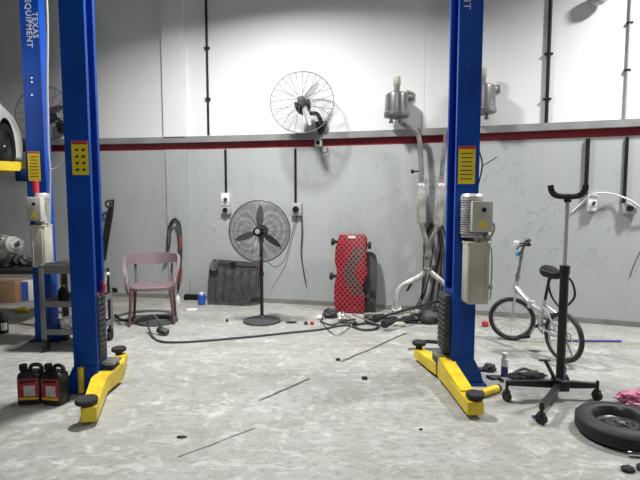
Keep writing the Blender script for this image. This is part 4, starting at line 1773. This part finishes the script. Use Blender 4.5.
# stem and handlebar
stem0 = h1
stem1 = V((WBASE - .13, 0, .97))
mb = MB()
mb.tube([stem0, stem0 + (stem1 - stem0) * .3, stem1], [.019, .016, .015], 12)
mb.cyl(stem0 + (stem1 - stem0) * .12, stem0 + (stem1 - stem0) * .24, .024, n=12)
link('stem', mb, 'steel', bike, 40)
hb = Matrix.Translation(stem1) @ Matrix.Rotation(STEER, 4, 'Z')
mb = MB()
mb.tube(smoothpath([hb @ V((-.05, -.24, .06)), hb @ V((-.02, -.13, .05)), hb @ V((0, -.04, 0)), hb @ V((0, .04, 0)), hb @ V((-.02, .13, .05)), hb @ V((-.05, .24, .06))], 4), .0115, 10)
link('handlebar', mb, 'blackmetal', bike, 60)
for s_ in (-1, 1):
    mb = MB()
    mb.cyl(hb @ V((-.028, s_ * .155, .055)), hb @ V((-.055, s_ * .26, .062)), .018, n=12)
    link('grip', mb, 'rubber', bike, 40)
    mb = MB()
    mb.tube([hb @ V((-.02, s_ * .13, .05)), hb @ V((.035, s_ * .14, .03)), hb @ V((.05, s_ * .23, .01))], .007, 8)
    link('brake_lever', mb, 'black', bike, 40)
mb = MB()
mb.box(hb @ V((.06, .03, .045)), (.05, .075, .06), (0, 0, STEER), bevel=.008)
link('front_reflector', mb, 'white', bike, 40)
mb = MB()
mb.box(stem1 + V((.03, .03, -.055)), (.05, .05, .045), (0, 0, STEER), bevel=.01)
link('bell', mb, 'teal', bike, 40)['label'] = 'light blue bell'
# crank, chainring, pedals
mb = MB()
mm = Matrix.Translation(bbk + V((0, -.045, 0))) @ Matrix.Rotation(PI / 2, 4, 'X')
mb.torus(.075, .006, mm, 32, 6)
for k in range(5):
    a = 2 * PI * k / 5
    mb.tube([mm @ V((0, 0, 0)), mm @ V((.074 * math.cos(a), .074 * math.sin(a), 0))], .006, 6)
mb.cyl(bbk + V((0, -.055, 0)), bbk + V((0, .055, 0)), .018, n=12)
link('chainring', mb, 'blackmetal', bike, 40)
for s_ in (-1, 1):
    mb = MB()
    e = bbk + V((s_ * .06, s_ * .07, -s_ * .11))
    mb.tube([bbk + V((0, s_ * .055, 0)), e], .010, 8)
    cr2 = link('crank', mb, 'steel', bike, 40)
    mb = MB()
    mb.box(e + V((0, s_ * .05, 0)), (.07, .085, .022), bevel=.004)
    link('pedal', mb, 'black', cr2, 40)
mb = MB()
mb.torus(.035, .005, Matrix.Translation((0, -.045, WRb)) @ Matrix.Rotation(PI / 2, 4, 'X'), 20, 6)
mb.tube([V((0, -.045, WRb + .035)), bbk + V((0, -.045, .075))], .004, 5)
mb.tube([V((0, -.045, WRb - .035)), bbk + V((0, -.045, -.075))], .004, 5)
link('chain', mb, 'rust', bike, 40)
mb = MB()
mb.tube([V((.10, -.075, .25)), V((.06, -.17, .008))], .008, 8)
mb.tube([V((.0, -.055, .235)), V((.10, -.075, .25))], .007, 8)
link('kickstand', mb, 'steel', bike, 40)
mb = MB()
q = [V((.215, -.03, .72)), V((.14, -.06, .77)), V((.02, -.07, .74)), V((-.035, -.07, .62)), V((.01, -.065, .53)), V((.10, -.055, .47)), V((.20, -.04, .55)), V((.24, -.032, .66))]
mb.tube(smoothpath(q, 6, True), .010, 8, closed=True)
lk = link('cable_lock', mb, 'black', None, 60)
mt_ = bike.matrix_basis.copy()
lk.location = Matrix.Translation(bike.location) @ Matrix.Rotation(hd, 4, 'Z') @ lk.location
lk.rotation_euler = (0, 0, hd)
tag(lk, 'black loop of cable lock hanging under the bicycle saddle', 'cable lock')

# ------------------------------------------------------------- black stand
sx_, sy_ = 1.750, 3.41
std = thing('transmission_stand', (sx_, sy_, 0), 'tall black stand with a U-shaped cradle on four wheeled legs', 'stand')
z0 = .085
ends = [fl(506.5, 401), fl(541, 424), V((2.01, 3.385, 0)), V((1.93, 3.70, 0))]
for i, e in enumerate(ends):
    e = V((e.x - sx_, e.y - sy_, 0))
    d_ = e.normalized()
    s_ = V((-d_.y, d_.x, 0))
    mb = MB()
    a_, b_ = V((0, 0, z0)), e + V((0, 0, z0 + .025 * (i == 0) + .01))
    rings = []
    for t, hh_ in ((0, .055), (1, .032)):
        c_ = a_ + (b_ - a_) * t
        rings.append([c_ - s_ * .016 + V((0, 0, hh_ * .0)), c_ + s_ * .016, c_ + s_ * .016 + V((0, 0, hh_)), c_ - s_ * .016 + V((0, 0, hh_))])
    mb.rings(rings)
    lg = link('leg', mb, 'blackmetal', std, 30)
    mb = MB()
    mb.cyl(e + V((0, 0, .065)), e + V((0, 0, z0 + .06)), .011, n=10)
    ax_ = V((.8, .6, 0)) if i % 2 else V((.95, .3, 0))
    mb.box(e + V((0, 0, .07)), (.04, .035, .02), bevel=.004)
    mb.cyl(e + V((0, 0, .037)) - ax_ * .014, e + V((0, 0, .037)) + ax_ * .014, .037, n=20)
    link('caster', mb, 'rubber', lg, 35)
zt = at(565, 266, sy_).z
mb = MB()
mb.cyl((0, 0, z0 - .01), (0, 0, zt), .030, n=20)
mb.cyl((0, 0, zt - .06), (0, 0, zt + .004), .035, n=20)
mb.box((0, 0, .11), (.10, .10, .08), bevel=.01)
link('outer_tube', mb, 'blackmetal', std, 35)
zc = at(566, 196.5, sy_).z
mb = MB()
mb.cyl((0, 0, zt - .02), (0, 0, zc), .0155, n=18)
link('inner_tube', mb, 'tubechrome', std, 35)['label'] = 'chrome inner tube'
mb = MB()
q = [(-.125, 0, zc + .080), (-.118, 0, zc + .045), (-.095, 0, zc + .014), (-.055, 0, zc + .002), (0, 0, zc), (.055, 0, zc + .002), (.095, 0, zc + .014), (.118, 0, zc + .045), (.125, 0, zc + .080)]
mb.tube(smoothpath(q, 4), .021, 10)
mb.cyl((0, 0, zc - .04), (0, 0, zc + .01), .024, n=16)
link('cradle', mb, 'rubber', std, 50)
mb = MB()
p = at(555, 379, sy_ - .08) - V((sx_, sy_, 0))
q = at(545, 360, sy_ - .16) - V((sx_, sy_, 0))
mb.tube([(0, -.02, .14), p, q], [.016, .014, .012], 8)
mb.box(q + V((-.01, -.02, .005)), (.06, .055, .014), (R(-15), R(10), R(30)), bevel=.004)
link('foot_pedal', mb, 'blackmetal', std, 40)

# --------------------------------------------------------------- loose tyre
tw = thing('spare_wheel', (1.868, 2.872, 0), 'black tyre on a dark steel rim lying on the floor at the right', 'wheel')
tw.scale = (.85, .85, .78)
TR, TH = .305, .155
mb = MB()
prof = [(.195, .012), (.215, .004), (.255, .0), (.285, .012), (.300, .032)]
for k in range(5):
    z = .036 + k * .0175
    prof += [(TR, z), (TR, z + .0125), (TR - .006, z + .0135), (TR - .006, z + .0165)]
prof += [(.300, TH - .032), (.285, TH - .012), (.255, TH), (.235, TH + .001), (.232, TH - .003), (.215, TH - .004), (.195, TH - .014), (.19, TH * .5)]
mb.lathe(prof, 72, None, closed=True)
link('tyre', mb, 'tyre', tw, 32)
mb = MB()
prof = [(.0, .075), (.032, .075), (.034, .082), (.065, .085), (.085, .100), (.105, .098), (.125, .075), (.150, .065), (.170, .075), (.182, TH - .03), (.197, TH - .010), (.203, TH - .008), (.200, TH - .016), (.19, TH - .04), (.178, .03), (.19, .015), (.17, .015), (.16, .05), (.10, .060), (0, .060)]
mb.lathe(prof, 48)
rimo = link('rim', mb, 'rimdark', tw, 30)
for k in range(4):
    a = 2 * PI * k / 4 + .4
    mb = MB()
    mb.cyl((.05 * math.cos(a), .05 * math.sin(a), .080), (.05 * math.cos(a), .05 * math.sin(a), .092), .010, n=10)
    link('stud_hole', mb, 'black', rimo, 30)
mb = MB()
mb.cyl((0, 0, .074), (0, 0, .105), .027, .022, 20)
link('centre_cap', mb, 'chrome', rimo, 30)
mb = MB()
mb.cyl((.172, -.03, .085), (.160, -.028, .125), .005, n=8)
link('valve', mb, 'black', rimo, 30)

# pink bag
p = fl(631, 408)
p = V((2.27, 3.31, 0))
mb = MB()
mb.blob(p + V((0, 0, .04)), (.14, .10, .058), 4, .5, 2.8, 4, flat=0)
mb.blob(p + V((.06, .0, .075)), (.06, .05, .035), 9, .6, 3, 3)
tag(link('plastic_bag', mb, 'pinkbag', None, 25), 'crumpled pink plastic bag behind the tyre at the right edge', 'bag')

# small tools bottom right
p = fl(637, 457)
mb = MB()
dd = V((1, -.15, 0)).normalized()
c_ = p + V((0, 0, .017))
mb.tube([c_ - dd * .05, c_ - dd * .015, c_ - dd * .014, c_ + dd * .05], [.017, .017, .0155, .0155], 16)
tag(link('socket_tool', mb, 'chrome'), 'chrome tool socket on the floor in front of the tyre', 'tool')
p = fl(628, 471)
mb = MB()
mb.blob(p + V((0, 0, .012)), (.036, .026, .016), 3, .3, flat=0)
tag(link('rubber_chunk', mb, 'rubber'), 'flat black rubber chunk left of another at the bottom right', 'debris')
p = fl(641, 470)
mb = MB()
mb.blob(p + V((.01, 0, .014)), (.034, .03, .018), 5, .3, flat=0)
tag(link('rubber_chunk', mb, 'rubber'), 'black rubber chunk cut by the right edge at bottom', 'debris')
p = fl(534, 418)
mb = MB()
mb.cyl(p + V((-.012, 0, .010)), p + V((.012, 0, .010)), .010, n=12)
tag(link('cap', mb, 'bluecan'), 'tiny blue cap on the floor by the front caster of the stand', 'cap')

# spray can and gloves
p = fl(504.3, 376)
scan = thing('spray_can', p, 'spray can with white top and violet bottom standing right of the right post', 'spray can')
mb = MB()
mb.lathe([(0, 0), (.026, 0), (.028, .004), (.028, .085), (0, .085)], 20)
link('lower_body', mb, 'purple', scan, 35)
mb = MB()
mb.lathe([(0, .085), (.028, .085), (.028, .145), (.022, .152), (0, .152)], 20)
link('upper_body', mb, 'white', scan, 35)
mb = MB()
mb.lathe([(0, .152), (.023, .152), (.023, .192), (.02, .196), (0, .196)], 20)
link('cap', mb, 'white', scan, 35)
for i, (px, py, sz, m_, nm, lb) in enumerate(((530, 378, (.12, .05, .028), 'rag', 'work_glove', 'dark work glove on the floor right of the spray can'),
                                             (489, 371, (.055, .05, .035), 'rag', 'work_glove', 'dark work glove on the floor between right post and spray can'),
                                             )):
    p = fl(px, py)
    gl = thing(nm, p, lb, 'glove')
    mb = MB()
    mb.blob((0, 0, sz[2] * .8), sz, i + 4, .35, 2.2, flat=0)
    for k in range(4):
        a = R(150 + 18 * k)
        mb.tube(smoothpath([(math.cos(a) * sz[0] * .6, math.sin(a) * sz[0] * .4, .018), (math.cos(a) * (sz[0] + .03), math.sin(a) * (sz[0] * .7), .016), (math.cos(a) * (sz[0] + .055), math.sin(a) * (sz[0] * .9), .012)], 3), .011, 6)
    link('fabric', mb, m_, gl, 50)
cable('strap', 'black strap snaking on the floor behind the spray can', 'strap', [fl(511, 375, .012), fl(517, 371, .012), fl(524, 368.5, .012), fl(532, 371, .012), fl(538, 371.5, .012)], .011, 'cord')
cable('strap', 'black strap on the floor in front of the first work glove', 'strap', [fl(487, 376, .012), fl(493, 378.5, .012), fl(499, 378, .012), fl(503, 381, .012)], .011, 'cord')
# yellow adapter
p, q = fl(482, 393.5, .03), fl(497, 388.5, .03)
ya = thing('lift_adapter', ((p.x + q.x) / 2, (p.y + q.y) / 2, 0), 'short yellow tube lying on the floor right of the right post', 'lift adapter')
mb = MB()
mb.cyl(p, q, .03, n=16)
link('tube', mb, 'yellow', ya, 35, world=True)
mb = MB()
mb.cyl(q, q + (q - p).normalized() * .022, .031, n=16)
link('end_cap', mb, 'rubber', ya, 35, world=True)
mb = MB()
mb.cyl(p - (q - p).normalized() * .012, p, .022, n=16)
link('end_plug', mb, 'dgrey', ya, 35, world=True)
# bar lying over rear arm
p, q = fl(408, 350, .0), fl(441, 350, .0)
mb = MB()
mb.tube([V((p.x, p.y, .012)), V((q.x - .02, q.y, .012))], .012, 8)
tag(link('steel_bar', mb, 'steel'), 'thin bright steel bar on the floor behind the right lift arm', 'bar')
mb = MB()
p = fl(428, 343.5)
mb.tube(smoothpath([p + V((-.10, 0, .018)), p + V((0, .02, .018)), p + V((.09, .0, .018)), p + V((.14, .03, .018))], 4), .017, 8)
tag(link('rubber_hose', mb, 'rubber'), 'short black rubber hose on the floor behind the bright steel bar', 'hose')

# blue stick behind bike
mb = MB()
p, q = fl(562, 340.5, .012), fl(621, 341, .012)
mb.cyl(p, q, .012, n=10)
tag(link('stick', mb, 'bluepole'), 'blue stick lying on the floor behind the bicycle', 'stick')
# red item left of the bike
p = fl(487, 330)
mb = MB()
mb.box(p + V((.03, .15, .03)), (.06, .06, .06), (0, 0, .3), bevel=.012)
tag(link('small_box', mb, 'red'), 'small red box on the floor between the post and the bicycle', 'box')

# blue can and white bottle by the wall
p = fl(201.7, 304.5)
can = thing('drink_can', p, 'blue can on the floor left of the undertray', 'can')
mb = MB()
mb.lathe([(0, 0), (.042, 0), (.05, .01), (.05, .135), (.038, .15), (0, .15)], 20)
link('body', mb, 'bluecan', can, 35)
mb = MB()
mb.lathe([(0, .15), (.036, .15), (.036, .165), (0, .165)], 20)
link('lid', mb, 'white', can, 35)
p = fl(178, 303)
bt_ = thing('bottle', p, 'small white bottle on the floor behind the armchair', 'bottle')
mb = MB()
mb.lathe([(0, 0), (.026, 0), (.028, .01), (.028, .08), (.014, .10), (0, .10)], 16)
link('body', mb, 'white', bt_, 35)
mb = MB()
mb.cyl((0, 0, .10), (0, 0, .12), .013, n=12)
link('cap', mb, 'white', bt_, 35)
p = fl(192, 301)
mb = MB()
mb.box((p.x, p.y + .06, .06), (.26, .06, .05), (0, 0, wall_angle(p.x)), bevel=.012)
mb.box((p.x + .11, p.y + .04, .03), (.05, .06, .06), (0, 0, wall_angle(p.x)), bevel=.01)
mb.box((p.x - .11, p.y + .08, .03), (.05, .06, .06), (0, 0, wall_angle(p.x)), bevel=.01)
tag(link('black_bracket', mb, 'black'), 'low black bracket at the foot of the wall left of the blue can', 'car part')
p = fl(192, 310)
mb = MB()
mb.box(p + V((0, 0, .006)), (.13, .10, .012), (0, 0, .3), bevel=.002)
tag(link('white_card', mb, 'white'), 'flat white card on the floor in front of the blue can', 'card')
p = fl(117, 296)
mb = MB()
mb.box(p + V((0, .02, .07)), (.13, .12, .14), bevel=.02)
tag(link('battery', mb, 'black'), 'small black battery on the floor between tool cart and armchair', 'battery')
p = fl(150, 325)
mb = MB()
mb.lathe([(.15, .0), (.235, .0), (.245, .012), (.235, .03), (.15, .03), (.14, .012)], 40, Matrix.Translation((p.x + .03, p.y + .16, 0)), closed=True)
tag(link('drain_ring', mb, 'dgrey'), 'flat dark ring lying on the floor beneath the armchair', 'ring')
for i, (px, py, L1) in enumerate(((122, 321, .12),)):
    p = fl(px, py)
    mb = MB()
    mb.tube(smoothpath([p + V((-.10, .05, .06)), p + V((-.03, 0, .025)), p + V((.06, -.02, .016)), p + V((.14, 0, .016))], 4), .016, 8)
    tag(link('hose_piece', mb, 'rubber'), 'short black hose on the floor left of the armchair', 'hose')

# ------------------------------------------------------- extension cord
ec = thing('extension_cord', fl(160, 333), 'long dark extension cord across the floor with a socket end by the armchair', 'cord')
Yc = fl(155, 335).y
q = [fl(160, 331, .05), at(158, 321, Yc), at(154, 315.5, Yc + .05), at(150, 316, Yc + .08), at(147.5, 321, Yc + .08), at(149, 329, Yc + .06), fl(154, 338, .012), fl(162, 341.5, .012), fl(175, 342.2, .012), fl(200, 341, .012), fl(232, 338.3, .012), fl(262, 335.5, .012), fl(290, 332.5, .012), fl(320, 329.5, .012), fl(340, 325.5, .012), fl(352, 325.5, .012)]
mb = MB()
mb.tube(smoothpath(q, 6), .011, 8)
link('cable', mb, 'cord', ec, 60, world=True)
mb = MB()
p = fl(163, 335)
mb.box(p + V((0, 0, .045)), (.13, .07, .06), (R(15), R(12), R(-20)), bevel=.014)
mb.cyl(p + V((-.02, 0, .06)), p + V((-.035, .0, .14)), .02, .013, 10)
link('socket_end', mb, 'dgrey', ec, 40, world=True)

# ------------------------------------------------------------- wall clutter
lob = random.Random(11)


def shaft(label, p, q, r=.016, boots=True):
    t = thing('drive_shaft', V(((p.x + q.x) / 2, (p.y + q.y) / 2, min(p.z, q.z) - r)), label, 'car part')
    mb = MB()
    mb.cyl(p, q, r, n=12)
    link('bar', mb, 'blackmetal', t, 40, world=True)
    if boots:
        d_ = (q - p).normalized()
        for e, s_ in ((p, 1), (q, -1)):
            mb = MB()
            prof = []
            for k in range(6):
                prof += [(.022 + .004 * k, k * .022), (.030 + .004 * k, k * .022 + .011)]
            prof = [(0, -.0)] + prof + [(.045, .14), (0, .15)]
            x_, y_ = frame_from(d_ * s_)
            mm = axes(x_, y_, d_ * s_, e - d_ * s_ * .02)
            mb.lathe(list(reversed([(r_, .15 - z_) for r_, z_ in prof])) if False else [(r_, z_) for r_, z_ in reversed([(a_, .15 - b_) for a_, b_ in prof])][::-1], 16, mm)
            link('rubber_boot', mb, 'rubber', t, 60, world=True)
    return t


p = fl(376, 322, .07)
shaft('black drive shaft leaning low behind the exhaust pipe, upper of two', V((p.x, p.y + .05, .10)), wl(444, 299, .16), .017)
p = fl(384, 325, .07)
shaft('black drive shaft leaning low behind the exhaust pipe, lower of two', V((p.x, p.y, .08)), wl(447, 306, .26), .016, True)


def lump(nm, label, px, py, sz, m_, seed, cat='car part', amp=.4):
    p = fl(px, py)
    mb = MB()
    mb.blob(p + V((0, sz[1], sz[2] * .75)), sz, seed, amp, 2.3, 3, flat=0)
    return tag(link(nm, mb, m_, None, 40), label, cat)


lump('engine_mount', 'dark engine mount on the floor left of the right post guard', 430, 325, (.12, .07, .085), 'dgrey', 3)
lump('engine_mount', 'small dark engine mount against the right post guard', 440, 318, (.08, .06, .08), 'rag', 6)
lump('knuckle_part', 'grey steering knuckle in the pile below the red creeper', 345, 324, (.075, .05, .055), 'steel', 7, amp=.55)
lump('knuckle_part', 'dark knuckle casting left of the red creeper foot', 330, 319, (.09, .06, .065), 'dgrey', 9, amp=.55)
lump('knuckle_part', 'dark casting right of the red creeper foot', 371, 323, (.08, .05, .055), 'dgrey', 12, amp=.55)
lump('knuckle_part', 'dark casting at the base of the exhaust pipe', 410, 324, (.10, .05, .045), 'rag', 15, amp=.5)
lump('knuckle_part', 'rusty brown casting between exhaust foot and engine mount', 418, 317, (.08, .06, .05), 'exhaust', 19, amp=.5)
lump('oil_filter', 'small white part in the pile left of the creeper foot', 339.5, 321, (.022, .02, .06), 'white', 2, amp=.25)
lump('small_part', 'tiny black part on the floor right of the fan base', 291, 323.5, (.06, .02, .012), 'black', 4, 'debris')
lump('small_part', 'tiny grey part beside the red one near the pile', 306, 325, (.022, .018, .022), 'dgrey', 5, 'debris')
lump('small_part', 'tiny red part on the floor left of the pile', 312, 325, (.022, .018, .022), 'red', 8, 'debris')
lump('small_part', 'pale crumpled scrap in front of the creeper pile', 320, 320, (.05, .03, .03), 'white', 10, 'debris')
lump('small_part', 'wooden offcut on the floor at the foot of the exhaust pipe', 400, 327, (.07, .03, .03), 'cream', 14, 'debris', .2)
lump('floor_scrap', 'small black scrap alone on the open floor, farther of two', 338, 361, (.022, .016, .012), 'black', 3, 'debris')
lump('floor_scrap', 'black scrap alone on the open floor, nearer of two', 364.5, 380, (.024, .018, .014), 'black', 6, 'debris')
lump('floor_scrap', 'tiny black scrap on the floor left of the right arm pad', 421, 430.5, (.010, .008, .006), 'black', 8, 'debris')
lump('floor_scrap', 'tiny dark scrap in front of the fan base', 227, 322, (.014, .010, .02), 'black', 9, 'debris')
lump('floor_scrap', 'dark scrap on the floor far left in front of the arm', 181, 438.5, (.03, .012, .006), 'black', 12, 'debris')
for i, (pts, r_, m_, lb) in enumerate((([(352, 326), (362, 329.5), (374, 329), (379, 325.5), (368, 323), (356, 324.5)], .013, 'cord', 'black hose coil lying flat in front of the creeper pile'),
                                       ([(366, 318), (378, 316), (392, 319), (402, 321), (412, 322.5)], .014, 'rubber', 'black hose running along the pile to the exhaust foot'),
                                       ([(322, 322), (332, 325), (343, 321), (355, 319.5)], .012, 'cord', 'black hose draped over the castings left of the creeper'))):
    cable('loose_hose', lb, 'hose', [fl(a, b, r_ + .004 + (.10 if i == 2 and k_ in (1, 2) else 0)) for k_, (a, b) in enumerate(pts)], r_, m_)
for i, (a, b, r_, m_, lb) in enumerate((((352, 314), (381, 326), .010, 'steel', 'thin steel rod in the pile right of the creeper'),
                                        ((343, 312), (352, 327), .009, 'alu', 'short bright rod crossing the pile below the creeper'),
                                        ((376, 316), (400, 325.5), .010, 'blackmetal', 'thin black rod crossing the pile by the exhaust foot'))):
    p, q = fl(*a, r_ + .09), fl(*b, r_ + .001)
    mb = MB()
    mb.cyl(p, q, r_, n=8)
    tag(link('metal_rod', mb, m_), lb, 'rod')

for k in range(14):
    px = lob.uniform(318, 446)
    py = lob.uniform(317, 326)
    p = fl(px, py)
    mb = MB()
    kind = k % 3
    a_ = lob.uniform(0, PI)
    if kind == 0:
        d_ = V((math.cos(a_), math.sin(a_), 0)) * lob.uniform(.04, .09)
        mb.tube([p - d_ + V((0, 0, .014)), p + d_ + V((0, 0, .02 + lob.uniform(0, .05)))], [.011, .008], 8)
    elif kind == 1:
        mb.torus(lob.uniform(.03, .055), .011, Matrix.Translation(p + V((0, 0, .012))), 20, 6)
    else:
        mb.blob(p + V((0, 0, .025)), (lob.uniform(.03, .05), .03, .03), k + 30, .5, 2.5, 2, flat=0)
    tag(link('metal_scrap', mb, ('steel', 'rubber', 'dgrey', 'blackmetal', 'alu')[k % 5], None, 40),
        'small metal or rubber scrap scattered in the pile along the wall between creeper and post', 'scrap', 'scraps in the pile by the wall')

# dark round fitting high on the right wall, only its lower rim in view
p = wl(597, -3, .0)
mb = MB()
mb.lathe([(0, -.12), (.05, -.118), (.085, -.09), (.10, -.04), (.10, .0), (0, .0)], 20, Matrix.Translation(wall_off(p, .12)))
mb.box(wall_off(p, .05), (.06, .12, .05), (0, 0, wall_angle(p.x)), bevel=.005)
tag(link('bulkhead_fitting', mb, 'greybox'), 'grey domed fitting at the top of the wall near the right conduit', 'fitting')

# ---------------------------------------------------------------- lights
def lamp(name, loc, target, power, size, spread, col=(1, .985, .955)):
    l = bpy.data.lights.new(name, 'AREA')
    l.shape = 'DISK'
    l.size = size
    l.energy = power
    l.spread = R(spread)
    l.color = col
    o = bpy.data.objects.new(name, l)
    COL.objects.link(o)
    o.location = loc
    d = V(target) - V(loc)
    o.rotation_euler = d.to_track_quat('-Z', 'Y').to_euler()
    return o


lamp('bay_and_fill_light', (-1.0, 4.55, 4.6), (-1.0, 4.55, 0), 560, .42, 148)
lamp('bay_and_fill_light', (3.9, 3.9, 4.6), (3.9, 3.9, 0), 450, .42, 148)
lamp('bay_and_fill_light', (.3, -1.2, 5.2), (.3, .4, 0), 165, .4, 160)  # added fill lamp behind the camera, brightens the fronts of the posts

w = bpy.data.worlds.new('world')
sc.world = w
w.use_nodes = True
w.node_tree.nodes['Background'].inputs[0].default_value = (.8, .85, .9, 1)
w.node_tree.nodes['Background'].inputs[1].default_value = .02

sc.view_settings.view_transform = 'Standard'
sc.view_settings.look = 'None'
sc.view_settings.gamma = 1
sc.view_settings.use_curve_mapping = False
sc.view_settings.exposure = -1.3
